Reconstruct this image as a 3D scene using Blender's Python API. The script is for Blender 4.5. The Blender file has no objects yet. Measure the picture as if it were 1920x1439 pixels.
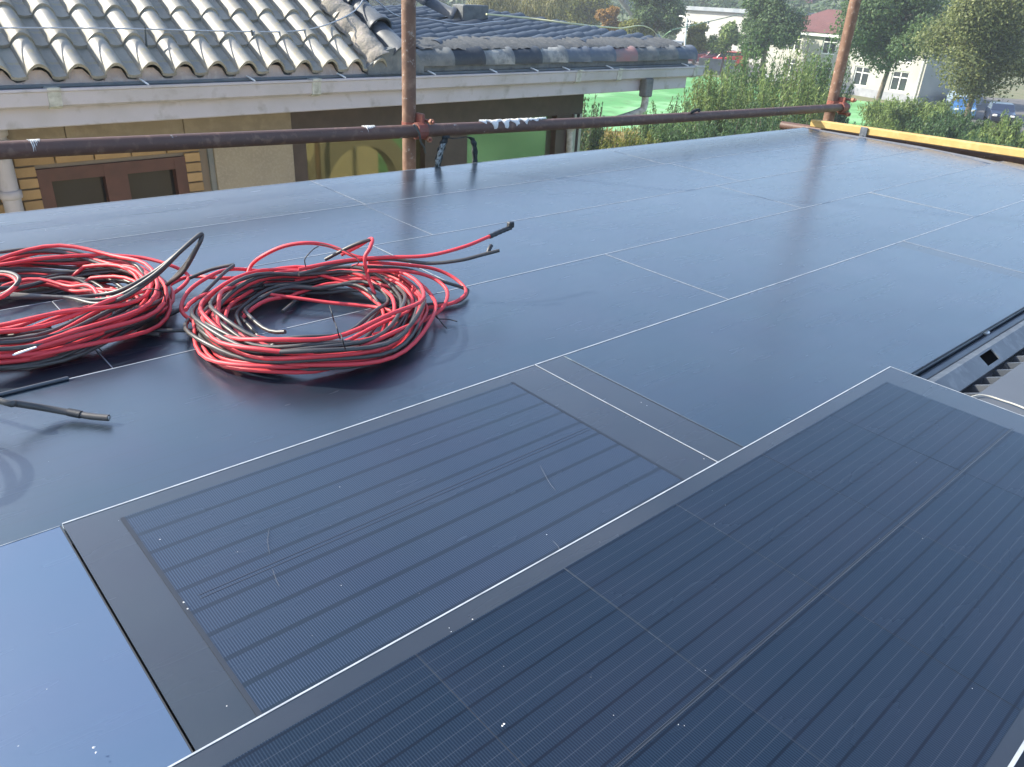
import bpy, math, random
import numpy as np
from mathutils import Matrix, Vector, Euler
random.seed(7); rng = np.random.default_rng(11)
sc = bpy.context.scene
COL = sc.collection
H = 0.6            # camera height above the panels, metres
GZ = -6.0          # garden ground level below the roof

# ------------------------------------------------------------------ camera
CAM_R = Matrix(((0.74334985, 0.25889813, -0.61676799),
                (-0.66661669, 0.36289737, -0.65109729),
                (0.05525561, 0.89514091, 0.44234553)))
FPX = 1452.0
cd = bpy.data.cameras.new('camera'); cam = bpy.data.objects.new('camera', cd); COL.objects.link(cam)
cam.matrix_world = Matrix.Translation((0, 0, H)) @ CAM_R.to_4x4()
cd.sensor_fit = 'HORIZONTAL'; cd.sensor_width = 36.0; cd.lens = 36.0 * FPX / 1920.0
cd.clip_start = 0.02; cd.clip_end = 3000
sc.camera = cam

# ------------------------------------------------------------------ sky, sun, exposure
SUN_EL = math.radians(35); SUN_AZ = math.radians(-38)     # azimuth clockwise from +Y
w = bpy.data.worlds.new('World'); sc.world = w; w.use_nodes = True
nt = w.node_tree; bgn = nt.nodes['Background']
sky = nt.nodes.new('ShaderNodeTexSky'); sky.sky_type = 'NISHITA'; sky.sun_disc = False
sky.sun_elevation = SUN_EL; sky.sun_rotation = SUN_AZ
sky.air_density = 1.0; sky.dust_density = 1.5; sky.ozone_density = 2.2
nt.links.new(sky.outputs[0], bgn.inputs[0]); bgn.inputs[1].default_value = 0.15
sl = bpy.data.lights.new('sun', 'SUN'); sl.energy = 4.0; sl.angle = math.radians(0.6); sl.color = (1.0, 0.93, 0.80)
so = bpy.data.objects.new('sun', sl); COL.objects.link(so)
sdir = Vector((math.sin(SUN_AZ) * math.cos(SUN_EL), math.cos(SUN_AZ) * math.cos(SUN_EL), math.sin(SUN_EL)))
so.rotation_euler = sdir.to_track_quat('Z', 'Y').to_euler(); so.location = (-5, 8, 12)
sc.view_settings.view_transform = 'Standard'; sc.view_settings.look = 'None'
sc.view_settings.exposure = 1.4; sc.view_settings.gamma = 1.0
sc.view_settings.use_curve_mapping = False
sc.cycles.max_bounces = 6; sc.cycles.diffuse_bounces = 3; sc.cycles.glossy_bounces = 3
sc.cycles.transparent_max_bounces = 8; sc.cycles.sample_clamp_indirect = 6.0

# ------------------------------------------------------------------ surveying helpers: a sight line from the photograph meets a known plane
def sight(px, py):
    return CAM_R @ Vector((px - 960.0, -(py - 719.5), -FPX))
def on_z(px, py, z=0.0):
    d = sight(px, py); t = (z - H) / d.z
    return Vector((d.x * t, d.y * t, z))
def on_y(px, py, Y):
    d = sight(px, py); t = Y / d.y
    return Vector((d.x * t, Y, H + d.z * t))
def on_x(px, py, X):
    d = sight(px, py); t = X / d.x
    return Vector((X, d.y * t, H + d.z * t))
def at_dist(px, py, D):
    d = sight(px, py); t = D / math.hypot(d.x, d.y)
    return Vector((d.x * t, d.y * t, H + d.z * t))

# ------------------------------------------------------------------ materials
MATS = {}
def mat(name, color, rough=0.6, metallic=0.0, spec=0.5, var=None, bump=None, rand=0.0, island=0.0, coat=0.0, spots=None, ior=None):
    """procedural surface: base colour with noise variation (scale, amount, colour2), fine bump, per-object variation"""
    if name in MATS: return MATS[name]
    m = bpy.data.materials.new(name); m.use_nodes = True; N = m.node_tree.nodes; L = m.node_tree.links
    b = N['Principled BSDF']; b.inputs['Roughness'].default_value = rough; b.inputs['Metallic'].default_value = metallic
    b.inputs['Specular IOR Level'].default_value = spec
    if ior: b.inputs['IOR'].default_value = ior
    if coat: b.inputs['Coat Weight'].default_value = coat; b.inputs['Coat Roughness'].default_value = 0.15
    col = None
    def rgb(c):
        n = N.new('ShaderNodeRGB'); n.outputs[0].default_value = (*c, 1); return n.outputs[0]
    col = rgb(color)
    tc = N.new('ShaderNodeTexCoord')
    def mixc(f, a, c, mode='MIX'):
        n = N.new('ShaderNodeMix'); n.data_type = 'RGBA'; n.blend_type = mode
        if hasattr(f, 'links'): L.new(f, n.inputs[0])
        else: n.inputs[0].default_value = f
        L.new(a, n.inputs[6]); L.new(c, n.inputs[7]); return n.outputs[2]
    def noise(scale, det=4.0, rgh=0.55):
        n = N.new('ShaderNodeTexNoise'); n.inputs['Scale'].default_value = scale; n.inputs['Detail'].default_value = det
        n.inputs['Roughness'].default_value = rgh; L.new(tc.outputs['Object'], n.inputs['Vector']); return n.outputs['Fac']
    def ramp(f, a, b_):
        n = N.new('ShaderNodeMapRange'); n.inputs[1].default_value = a; n.inputs[2].default_value = b_; L.new(f, n.inputs[0]); return n.outputs[0]
    if var:
        for (scale, lo, hi, c2) in (var if isinstance(var, list) else [var]):
            col = mixc(ramp(noise(scale), lo, hi), col, rgb(c2))
    if spots:
        scale, lo, hi, c2 = spots
        col = mixc(ramp(noise(scale, 6.0, 0.7), lo, hi), col, rgb(c2))
    if rand or island:
        hv = N.new('ShaderNodeHueSaturation'); L.new(col, hv.inputs['Color'])
        if island:
            g = N.new('ShaderNodeNewGeometry'); src = g.outputs['Random Per Island']; amt = island
        else:
            g = N.new('ShaderNodeObjectInfo'); src = g.outputs['Random']; amt = rand
        mr = N.new('ShaderNodeMapRange'); mr.inputs[3].default_value = 1 - amt; mr.inputs[4].default_value = 1 + amt
        L.new(src, mr.inputs[0]); L.new(mr.outputs[0], hv.inputs['Value']); col = hv.outputs[0]
    L.new(col, b.inputs['Base Color'])
    if bump:
        bn = N.new('ShaderNodeBump'); bn.inputs['Strength'].default_value = bump[1]; bn.inputs['Distance'].default_value = bump[2] if len(bump) > 2 else 0.01
        L.new(noise(bump[0], 5.0), bn.inputs['Height']); L.new(bn.outputs[0], b.inputs['Normal'])
    MATS[name] = m; return m

def leaf_mat(name, c, trans=0.42, var=0.35):
    if name in MATS: return MATS[name]
    m = bpy.data.materials.new(name); m.use_nodes = True; N = m.node_tree.nodes; L = m.node_tree.links
    b = N['Principled BSDF']; b.inputs['Roughness'].default_value = 0.55; b.inputs['Specular IOR Level'].default_value = 0.35
    g = N.new('ShaderNodeNewGeometry'); rp = N.new('ShaderNodeValToRGB')
    rp.color_ramp.elements[0].color = (c[0] * (1 - var), c[1] * (1 - var), c[2] * (1 - var), 1)
    rp.color_ramp.elements[1].color = (min(1, c[0] * (1 + 1.5 * var)), min(1, c[1] * (1 + var)), c[2] * (1 + .2 * var), 1)
    L.new(g.outputs['Random Per Island'], rp.inputs[0]); L.new(rp.outputs[0], b.inputs['Base Color'])
    t = N.new('ShaderNodeBsdfTranslucent'); L.new(rp.outputs[0], t.inputs[0])
    mx = N.new('ShaderNodeMixShader'); mx.inputs[0].default_value = trans
    L.new(b.outputs[0], mx.inputs[1]); L.new(t.outputs[0], mx.inputs[2]); L.new(mx.outputs[0], N['Material Output'].inputs[0])
    MATS[name] = m; return m

def panel_mat(name, base, dust=0.05, rough=0.2, lines=None, coat=1.0, ior=1.45):
    """solar glass: dark cells under slightly frosted glass, thin dust film, optional printed line pattern.
    lines = list of (axis, pitch, width, colour, strength, offset)"""
    if name in MATS: return MATS[name]
    m = bpy.data.materials.new(name); m.use_nodes = True; N = m.node_tree.nodes; L = m.node_tree.links
    b = N['Principled BSDF']; b.inputs['IOR'].default_value = ior; b.inputs['Specular Tint'].default_value = (.62, .80, 1.0, 1)
    b.inputs['Coat Weight'].default_value = coat; b.inputs['Coat Roughness'].default_value = .28; b.inputs['Coat IOR'].default_value = 1.52
    tc = N.new('ShaderNodeTexCoord'); sx = N.new('ShaderNodeSeparateXYZ'); L.new(tc.outputs['Object'], sx.inputs[0])
    rg = N.new('ShaderNodeRGB'); rg.outputs[0].default_value = (*base, 1); col = rg.outputs[0]
    def math_(op, a, v):
        n = N.new('ShaderNodeMath'); n.operation = op; L.new(a, n.inputs[0])
        if hasattr(v, 'links'): L.new(v, n.inputs[1])
        else: n.inputs[1].default_value = v
        return n.outputs[0]
    for (ax, pitch, width, c2, stg, off) in (lines or []):
        s = sx.outputs[ax]
        s = math_('ADD', s, off + 50 * pitch); s = math_('MODULO', s, pitch); s = math_('LESS_THAN', s, width); s = math_('MULTIPLY', s, stg)
        n = N.new('ShaderNodeMix'); n.data_type = 'RGBA'; L.new(s, n.inputs[0]); L.new(col, n.inputs[6])
        r2 = N.new('ShaderNodeRGB'); r2.outputs[0].default_value = (*c2, 1); L.new(r2.outputs[0], n.inputs[7]); col = n.outputs[2]
    # dust film
    ns = N.new('ShaderNodeTexNoise'); ns.inputs['Scale'].default_value = 3.0; ns.inputs['Detail'].default_value = 6; L.new(tc.outputs['Object'], ns.inputs[0])
    mr = N.new('ShaderNodeMapRange'); mr.inputs[1].default_value = .35; mr.inputs[2].default_value = .7; mr.inputs[3].default_value = dust * .3; mr.inputs[4].default_value = dust * 2.2
    L.new(ns.outputs[0], mr.inputs[0])
    n = N.new('ShaderNodeMix'); n.data_type = 'RGBA'; L.new(mr.outputs[0], n.inputs[0]); L.new(col, n.inputs[6])
    r2 = N.new('ShaderNodeRGB'); r2.outputs[0].default_value = (.42, .42, .42, 1); L.new(r2.outputs[0], n.inputs[7])
    L.new(n.outputs[2], b.inputs['Base Color'])
    n2 = N.new('ShaderNodeTexNoise'); n2.inputs['Scale'].default_value = 1.7; n2.inputs['Detail'].default_value = 5; L.new(tc.outputs['Object'], n2.inputs[0])
    m2 = N.new('ShaderNodeMapRange'); m2.inputs[1].default_value = .3; m2.inputs[2].default_value = .7; m2.inputs[3].default_value = rough * 1.95; m2.inputs[4].default_value = rough * 2.45
    L.new(n2.outputs[0], m2.inputs[0])
    mp = N.new('ShaderNodeMapping'); mp.inputs['Scale'].default_value = (2.5, 16, 1); mp.inputs['Rotation'].default_value = (0, 0, .5); L.new(tc.outputs['Object'], mp.inputs[0])
    nw = N.new('ShaderNodeTexNoise'); nw.inputs['Scale'].default_value = 1.6; nw.inputs['Detail'].default_value = 3; L.new(mp.outputs[0], nw.inputs[0])
    mw = N.new('ShaderNodeMapRange'); mw.inputs[1].default_value = .4; mw.inputs[2].default_value = .68; mw.inputs[3].default_value = 0; mw.inputs[4].default_value = .012; L.new(nw.outputs[0], mw.inputs[0])
    L.new(math_('ADD', m2.outputs[0], mw.outputs[0]), b.inputs['Roughness'])
    L.new(math_('ADD', mw.outputs[0], .265), b.inputs['Coat Roughness'])
    # the anti-reflection coating shifts between teal and violet
    nt_ = N.new('ShaderNodeTexNoise'); nt_.inputs['Scale'].default_value = 4.5; nt_.inputs['Detail'].default_value = 3; L.new(tc.outputs['Object'], nt_.inputs[0])
    rt_ = N.new('ShaderNodeValToRGB'); rt_.color_ramp.elements[0].position = .36; rt_.color_ramp.elements[1].position = .64
    rt_.color_ramp.elements[0].color = (.42, .82, .95, 1); rt_.color_ramp.elements[1].color = (.58, .76, 1.0, 1)
    L.new(nt_.outputs[0], rt_.inputs[0]); L.new(rt_.outputs[0], b.inputs['Specular Tint'])
    # glass is never quite flat
    n3 = N.new('ShaderNodeTexNoise'); n3.inputs['Scale'].default_value = 2.2; n3.inputs['Detail'].default_value = 2; L.new(tc.outputs['Object'], n3.inputs[0])
    bp = N.new('ShaderNodeBump'); bp.inputs['Strength'].default_value = .12; bp.inputs['Distance'].default_value = .02
    L.new(n3.outputs[0], bp.inputs['Height']); L.new(bp.outputs[0], b.inputs['Normal'])
    MATS[name] = m; return m

# ------------------------------------------------------------------ mesh helpers
class MB:
    def __init__(s): s.v = []; s.f = []; s.sm = []
    def add(s, vs, fs, smooth=False):
        o = len(s.v); s.v += [tuple(p) for p in vs]; s.f += [tuple(i + o for i in f) for f in fs]; s.sm += [smooth] * len(fs); return s
    def box(s, x0, x1, y0, y1, z0, z1):
        vs = [(x, y, z) for z in (z0, z1) for y in (y0, y1) for x in (x0, x1)]
        return s.add(vs, [(0, 2, 3, 1), (4, 5, 7, 6), (0, 1, 5, 4), (2, 6, 7, 3), (0, 4, 6, 2), (1, 3, 7, 5)])
    def bbox(s, x0, x1, y0, y1, z0, z1, b=.004):
        """box with chamfered upright and top edges, so that it catches light along its edges"""
        def ring(i, z): return [(x0 + i, y0, z), (x1 - i, y0, z), (x1, y0 + i, z), (x1, y1 - i, z), (x1 - i, y1, z), (x0 + i, y1, z), (x0, y1 - i, z), (x0, y0 + i, z)]
        def ring2(z): return [(x0 + 1.4 * b, y0 + b, z), (x1 - 1.4 * b, y0 + b, z), (x1 - b, y0 + 1.4 * b, z), (x1 - b, y1 - 1.4 * b, z), (x1 - 1.4 * b, y1 - b, z), (x0 + 1.4 * b, y1 - b, z), (x0 + b, y1 - 1.4 * b, z), (x0 + b, y0 + 1.4 * b, z)]
        vs = ring2(z0) + ring(b, z0 + b) + ring(b, z1 - b) + ring2(z1)
        fs = [tuple(range(7, -1, -1)), tuple(range(24, 32))]
        for k in range(3):
            for j in range(8):
                a = k * 8 + j; c = k * 8 + (j + 1) % 8; fs.append((a, c, c + 8, a + 8))
        return s.add(vs, fs)
    def tube(s, path, r, seg=8, smooth=True, cap=True):
        P = [Vector(p) for p in path]; n = len(P)
        rad = r if hasattr(r, '__len__') else [r] * n
        t = [(P[min(i + 1, n - 1)] - P[max(i - 1, 0)]).normalized() for i in range(n)]
        a = Vector((0, 0, 1)) if abs(t[0].z) < .9 else Vector((1, 0, 0))
        u = t[0].cross(a).normalized(); vs = []
        for i in range(n):
            u = (u - t[i] * u.dot(t[i])).normalized(); q = t[i].cross(u)
            for k in range(seg):
                an = 2 * math.pi * k / seg; vs.append(P[i] + (u * math.cos(an) + q * math.sin(an)) * rad[i])
        fs = [(i * seg + k, i * seg + (k + 1) % seg, (i + 1) * seg + (k + 1) % seg, (i + 1) * seg + k) for i in range(n - 1) for k in range(seg)]
        s.add(vs, fs, smooth)
        if cap: s.add(vs[:seg], [tuple(range(seg - 1, -1, -1))]); s.add(vs[-seg:], [tuple(range(seg))])
        return s
    def prism(s, poly, axis, a, b):
        """extrude a 2D outline along an axis from a to b"""
        def pt(p, t): return {0: (t, p[0], p[1]), 1: (p[0], t, p[1]), 2: (p[0], p[1], t)}[axis]
        n = len(poly); vs = [pt(p, a) for p in poly] + [pt(p, b) for p in poly]
        fs = [tuple(range(n)), tuple(range(2 * n - 1, n - 1, -1))] + [(i, i + n, (i + 1) % n + n, (i + 1) % n) for i in range(n)]
        return s.add(vs, fs)
    def mesh(s, name):
        me = bpy.data.meshes.new(name); me.from_pydata(s.v, [], s.f); me.polygons.foreach_set('use_smooth', s.sm); me.validate()
        import bmesh
        bm = bmesh.new(); bm.from_mesh(me); bmesh.ops.recalc_face_normals(bm, faces=bm.faces); bm.to_mesh(me); bm.free()
        return me

def link(name, data, m=None, parent=None, loc=None, rot=None, world=True):
    o = bpy.data.objects.new(name, data); COL.objects.link(o)
    if m is not None and data is not None and not data.materials: data.materials.append(m)
    if loc is not None: o.location = loc
    if rot is not None: o.rotation_euler = rot
    if parent is not None:
        o.parent = parent
        if world: o.matrix_parent_inverse = WM[parent.name].inverted()
        WM[o.name] = WM[parent.name] @ o.matrix_parent_inverse @ o.matrix_basis
    else: WM[o.name] = o.matrix_basis.copy()
    return o
WM = {}
def tag(o, label, cat, group=None, kind=None):
    if label: o['label'] = label
    if cat: o['category'] = cat
    if group: o['group'] = group
    if kind: o['kind'] = kind
    return o
def thing(name, label, cat, loc=(0, 0, 0), rot=(0, 0, 0), group=None):
    return tag(link(name, None, loc=loc, rot=rot), label, cat, group)
def part(name, mb, m, parent): return link(name, mb.mesh(name), m, parent)
def structure(name, mb, m): return tag(link(name, mb.mesh(name), m), None, None, kind='structure')
def spline(P, n=10):
    P = [Vector(p) for p in P]; Q = [P[0] * 2 - P[1]] + P + [P[-1] * 2 - P[-2]]; out = []
    for i in range(1, len(Q) - 2):
        a, b, c, d = Q[i - 1], Q[i], Q[i + 1], Q[i + 2]
        for k in range(n):
            t = k / n; out.append(.5 * ((2 * b) + (c - a) * t + (2 * a - 5 * b + 4 * c - d) * t * t + (3 * b - a - 3 * c + d) * t ** 3))
    out.append(P[-1]); return out

# ------------------------------------------------------------------ ground and far terrain
m_ground = mat('ground_soil', (.13, .14, .07), .95, var=[(.05, .35, .65, (.10, .13, .05)), (.6, .4, .7, (.20, .17, .10))], bump=(2., .4, .05))
g = MB(); g.add([(-400, -400, GZ), (600, -400, GZ), (600, 600, GZ), (-400, 600, GZ)], [(0, 1, 2, 3)])
structure('ground', g, m_ground)
m_lawn = mat('lawn_green', (.07, .25, .07), .9, var=[(.15, .42, .58, (.19, .42, .18)), (.9, .5, .7, (.08, .20, .065))], bump=(6., .5, .03))
def sheet(name, pts, z, m):
    return structure(name, MB().add([(p[0], p[1], z) for p in pts], [tuple(range(len(pts)))]), m)
lp = [on_z(1030, 245, GZ), on_z(1330, 250, GZ), on_z(1760, 232, GZ), on_z(1730, 203, GZ), on_z(1560, 184, GZ), on_z(1330, 143, GZ), on_z(1120, 152, GZ), on_z(900, 175, GZ)]
sheet('lawn', lp, GZ + .02, m_lawn)
sheet('side_lawn', [(6, -30, 0), (60, -30, 0), (45, 2, 0), (14, 2, 0)], GZ + .024, m_lawn)
m_road = mat('asphalt', (.09, .09, .09), .9, var=(.5, .4, .6, (.13, .12, .11)))
rp_ = [on_z(1230, 124, GZ), on_z(1420, 140, GZ), on_z(1440, 118, GZ), on_z(1240, 102, GZ)]
sheet('road', rp_, GZ + .03, m_road)
sheet('car_park', [on_z(1730, 212, GZ), on_z(1960, 262, GZ), on_z(1960, 190, GZ), on_z(1765, 178, GZ)], GZ + .034, m_road)
m_dry = mat('dry_earth', (.24, .20, .09), .95, var=(.4, .4, .65, (.16, .17, .06)), bump=(4., .5, .05))
sheet('dry_bank', [on_z(1060, 300, GZ), on_z(1330, 300, GZ), on_z(1320, 252, GZ), on_z(1060, 246, GZ)], GZ + .028, m_dry)
# hill behind everything
def hillz(u, r):
    return (r - 170) * .14 * (1 + .35 * math.sin(u * 3.1) + .2 * math.sin(u * 7.7 + 1))
hv = []; hf = []; nu, nr = 48, 5
for j in range(nr):
    r = 170 + j * 45
    for i in range(nu):
        a = math.radians(-35 + 170 * i / (nu - 1)); hv.append((r * math.cos(a), r * math.sin(a), GZ - .3 + max(0, hillz(a, r))))
for j in range(nr - 1):
    for i in range(nu - 1):
        k = j * nu + i; hf.append((k, k + 1, k + nu + 1, k + nu))
structure('hill', MB().add(hv, hf, True), mat('hill_green', (.06, .10, .04), .95, var=(.06, .4, .6, (.10, .13, .06))))

# ------------------------------------------------------------------ foliage
def leaf_mesh(name, cent, rad, n, size, m, parent=None, up=0.0, aspect=.55, fill=.55, seed=0, kind=None):
    """n small leaf faces spread through the volume of uneven clumps"""
    r = np.random.default_rng(seed + 5)
    cent = np.array(cent, float); rad = np.array(rad, float)
    if rad.ndim == 1: rad = np.stack([rad] * 3, 1)
    wgt = rad.prod(1) ** .67; idx = r.choice(len(cent), n, p=wgt / wgt.sum())
    d = r.normal(size=(n, 3)); d /= np.linalg.norm(d, axis=1)[:, None]
    rr = fill + (1 - fill) * r.random(n) ** .7; rr *= 1 + .22 * r.normal(size=n) * .6
    p = cent[idx] + d * rad[idx] * rr[:, None]
    nrm = d * .7 + r.normal(size=(n, 3)) * .7 + np.array([0, 0, .5]); nrm /= np.linalg.norm(nrm, axis=1)[:, None]
    a = r.normal(size=(n, 3)) + np.array([0, 0, up * 3]); a -= (a * nrm).sum(1)[:, None] * nrm; a /= np.linalg.norm(a, axis=1)[:, None] + 1e-9
    b = np.cross(nrm, a); s = size * (.6 + .8 * r.random(n))[:, None]
    v = np.stack([p - a * s * .5, p + b * s * aspect * .5 + a * s * .05, p + a * s * .5, p - b * s * aspect * .5 + a * s * .05], 1).reshape(-1, 3)
    me = bpy.data.meshes.new(name); me.vertices.add(4 * n); me.vertices.foreach_set('co', v.ravel())
    me.loops.add(4 * n); me.loops.foreach_set('vertex_index', np.arange(4 * n, dtype=np.int32))
    me.polygons.add(n); me.polygons.foreach_set('loop_start', np.arange(n, dtype=np.int32) * 4); me.polygons.foreach_set('loop_total', np.full(n, 4, np.int32))
    me.update(calc_edges=True); me.validate()
    o = link(name, me, m, parent)
    if kind: o['kind'] = kind
    return o
m_bark = mat('bark', (.11, .085, .06), .95, var=(4., .4, .6, (.17, .14, .11)), bump=(12., .6, .03))
L_DARK = leaf_mat('leaf_dark', (.085, .150, .065)); L_MID = leaf_mat('leaf_mid', (.065, .13, .055)); L_YEL = leaf_mat('leaf_yellow_green', (.16, .19, .04))
L_OLIVE = leaf_mat('leaf_olive', (.155, .195, .085)); L_AUT = leaf_mat('leaf_autumn', (.30, .19, .05)); L_BUSH = leaf_mat('leaf_bush', (.105, .19, .075)); L_SPRING = leaf_mat('leaf_light', (.16, .24, .085))

def tree(name, label, px, top, bot, wpx, D, m, n=7000, leaf=.32, group='garden trees', cat='tree', seed=1, clumps=16, trunk=None, base_z=GZ, lean=0.0, up=0.0, fill=.35):
    """tree standing at distance D on the sight line of column px; top/bot = rows of the crown, wpx = crown width in pixels"""
    r = random.Random(seed)
    T = at_dist(px, top, D); Bc = at_dist(px, bot, D); base = Vector((T.x, T.y, base_z))
    mpp = D / FPX * 1.06
    W = wpx * mpp; zt, zb = T.z, max(Bc.z, base_z + .3)
    t = thing(name, label, cat, base, group=group)
    cz = (zt + zb) / 2; hz = max(.4, (zt - zb) / 2); cents = []; rads = []
    for k in range(clumps):
        for _ in range(30):
            x, y, z = r.uniform(-1, 1), r.uniform(-1, 1), r.uniform(-1, 1)
            if x * x + y * y + z * z < 1: break
        q = r.uniform(.30, .48)
        s = 1 - .25 * max(0, z)
        cents.append((base.x + x * W * .5 * (1 - q * .7) * s, base.y + y * W * .5 * (1 - q * .7) * s, cz + z * hz * (1 - q * .55)))
        rr = q * (W * .5 * .6 + hz * .4); rads.append((rr * r.uniform(.8, 1.2), rr * r.uniform(.8, 1.2), rr * r.uniform(.65, 1.0)))
    leaf_mesh('crown', cents, rads, n, leaf, m, t, seed=seed, fill=fill, up=up)
    mb = MB(); r0 = trunk or max(.08, W * .035)
    fork = Vector((base.x + lean * W * .15, base.y, zb + (zt - zb) * .12 if zb - base_z > 1 else base_z + (zt - base_z) * .25))
    mb.tube(spline([base - Vector((0, 0, .2)), base.lerp(fork, .5) + Vector((r.uniform(-.1, .1) * W * .2, 0, 0)), fork], 5), [r0 * (1.15 - .045 * i) for i in range(11)], 7)
    for c in cents[::2]:
        c = Vector(c); mid = fork.lerp(c, .5) + Vector((r.uniform(-.08, .08) * W, r.uniform(-.08, .08) * W, .06 * W))
        mb.tube(spline([fork - Vector((0, 0, .2)), mid, c], 4), [r0 * (.5 - .05 * i) for i in range(9)], 5)
    part('trunk', mb, m_bark, t)
    return t

# far wood on the hill: reads as one mass
cents = []; rads = []
for k in range(520):
    a = math.radians(random.uniform(-8, 75)); r_ = random.uniform(175, 300)
    z = GZ + max(0, hillz(a, r_)); s = random.uniform(3.0, 5.5)
    cents.append((r_ * math.cos(a), r_ * math.sin(a), z + s * .9)); rads.append((s, s, s * 1.1))
far = leaf_mesh('far_wood', cents, rads, 90000, 1.3, leaf_mat('leaf_far', (.065, .115, .05), .3, .3), seed=3, fill=.6)
tag(far, 'green wood covering the hill behind the houses', 'wood', kind='stuff')

# ------------------------------------------------------------------ buildings: facade with real openings
def obox(mb, o, du, dn, u0, u1, n0, n1, z0, z1):
    """box in a facade frame: du along the wall, dn outward normal"""
    vs = [Vector(o) + du * u + dn * n + Vector((0, 0, z)) for z in (z0, z1) for n in (n0, n1) for u in (u0, u1)]
    mb.add(vs, [(0, 2, 3, 1), (4, 5, 7, 6), (0, 1, 5, 4), (2, 6, 7, 3), (0, 4, 6, 2), (1, 3, 7, 5)]); return mb
def facade(mb, o, du, dn, L_, z0, z1, holes, th=.25):
    us = sorted({0, L_} | {h[0] for h in holes} | {h[1] for h in holes}); zs = sorted({z0, z1} | {h[2] for h in holes} | {h[3] for h in holes})
    for i in range(len(us) - 1):
        for j in range(len(zs) - 1):
            uc, zc = (us[i] + us[i + 1]) / 2, (zs[j] + zs[j + 1]) / 2
            if any(h[0] < uc < h[1] and h[2] < zc < h[3] for h in holes): continue
            obox(mb, o, du, dn, us[i], us[i + 1], -th, 0, zs[j], zs[j + 1])
    return mb
def window(parent, o, du, dn, u0, u1, z0, z1, frame_m, glass_m, fw=.07, nv=1, nh=0, inset=.1):
    f = MB(); i0, i1 = -inset, -inset + .06
    obox(f, o, du, dn, u0, u0 + fw, i0, i1, z0, z1); obox(f, o, du, dn, u1 - fw, u1, i0, i1, z0, z1)
    obox(f, o, du, dn, u0 + fw, u1 - fw, i0, i1 - .002, z0, z0 + fw); obox(f, o, du, dn, u0 + fw, u1 - fw, i0, i1 - .002, z1 - fw, z1)
    for k in range(1, nv + 1):
        u = u0 + (u1 - u0) * k / (nv + 1); obox(f, o, du, dn, u - fw * .5, u + fw * .5, i0, i1 - .004, z0 + fw, z1 - fw)
    for k in range(1, nh + 1):
        z = z0 + (z1 - z0) * (.68 if nh == 1 else k / (nh + 1)); obox(f, o, du, dn, u0 + fw, u1 - fw, i0, i1 - .008, z - fw * .4, z + fw * .4)
    win = part('window', f, frame_m, parent)
    p = MB(); obox(p, o, du, dn, u0 + .01, u1 - .01, i0 - .02, i0 - .008, z0 + .01, z1 - .01); part('pane', p, glass_m, win)
    return win
m_white = mat('white_render', (.40, .39, .355), .85, var=[(.5, .4, .7, (.33, .325, .30)), (3., .5, .8, (.37, .36, .325))], bump=(20., .2, .01))
m_plinth = mat('plinth_grey', (.32, .34, .36), .9, var=(1., .4, .6, (.25, .26, .28)))
m_redroof = mat('red_roof', (.12, .047, .042), .8, var=[(1.2, .4, .7, (.09, .038, .034)), (8., .45, .7, (.15, .065, .057))], bump=(6., .5, .05))
m_greyroof = mat('grey_roof_edge', (.20, .23, .25), .8, var=(.6, .4, .6, (.27, .29, .30)))
m_frame_w = mat('white_frame', (.75, .75, .72), .5)
m_glass_d = mat('window_glass_dark', (.03, .04, .045), .08, spec=.8)

# two-storey white house with red roof
A = on_z(1717, 197, GZ); du = Vector((math.cos(math.radians(73)), math.sin(math.radians(73)), 0)); dn = Vector((-du.y, du.x, 0))
LEN = 21.0; HT = (at_dist(1717, 84, math.hypot(A.x, A.y)).z - GZ)
hs = thing('white_house', 'white two storey house with red tiled roof behind the forked tree', 'house', A)
holes = []
for u in (1.6, 6.2, 11.2, 16.2):
    holes.append((u, u + 1.9, .9, 2.7)); holes.append((u, u + 1.9, HT * .5 + .9, HT * .5 + 2.6))
mb = facade(MB(), A, du, dn, LEN, .0, HT, holes)
obox(mb, A, du, dn, 0, LEN, -9, -8.75, 0, HT)
obox(mb, A, du, dn, 0, .25, -8.75, -.25, 0, HT); obox(mb, A, du, dn, LEN - .25, LEN, -8.75, -.25, 0, HT)
part('wall', mb, m_white, hs)
mb = MB(); obox(mb, A, du, dn, -.06, LEN + .06, -9.06, .06, 0, .75); part('plinth', mb, m_plinth, hs)
mb = MB(); obox(mb, A, du, dn, -.4, LEN + .4, -9.4, .4, HT, HT + .32); part('eaves', mb, m_frame_w, hs)
rb = MB(); e0 = HT + .323; rz = e0 + 2.3
def fp(u, n, z): return A + du * u + dn * n + Vector((0, 0, z))
rb.add([fp(-.5, .5, e0), fp(LEN + .5, .5, e0), fp(LEN - 3.2, -4.5, rz), fp(3.2, -4.5, rz), fp(-.5, -9.5, e0), fp(LEN + .5, -9.5, e0)], [(0, 1, 2, 3), (5, 4, 3, 2), (4, 0, 3), (1, 5, 2), (0, 4, 5, 1)])
rf = part('roof', rb, m_redroof, hs)
for u in (6, 13): 
    mb = MB(); obox(mb, A, du, dn, u, u + .7, -4.9, -4.2, rz - .5, rz + .7); part('chimney', mb, m_white, rf)
for h in holes: window(hs, A, du, dn, *h, m_frame_w, m_glass_d, nv=1, nh=1, fw=.11, inset=.16)
mb = MB(); mb.tube([fp(.3, .12, .1), fp(.3, .12, HT)], .06, 6); part('downpipe', mb, m_frame_w, hs)

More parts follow.
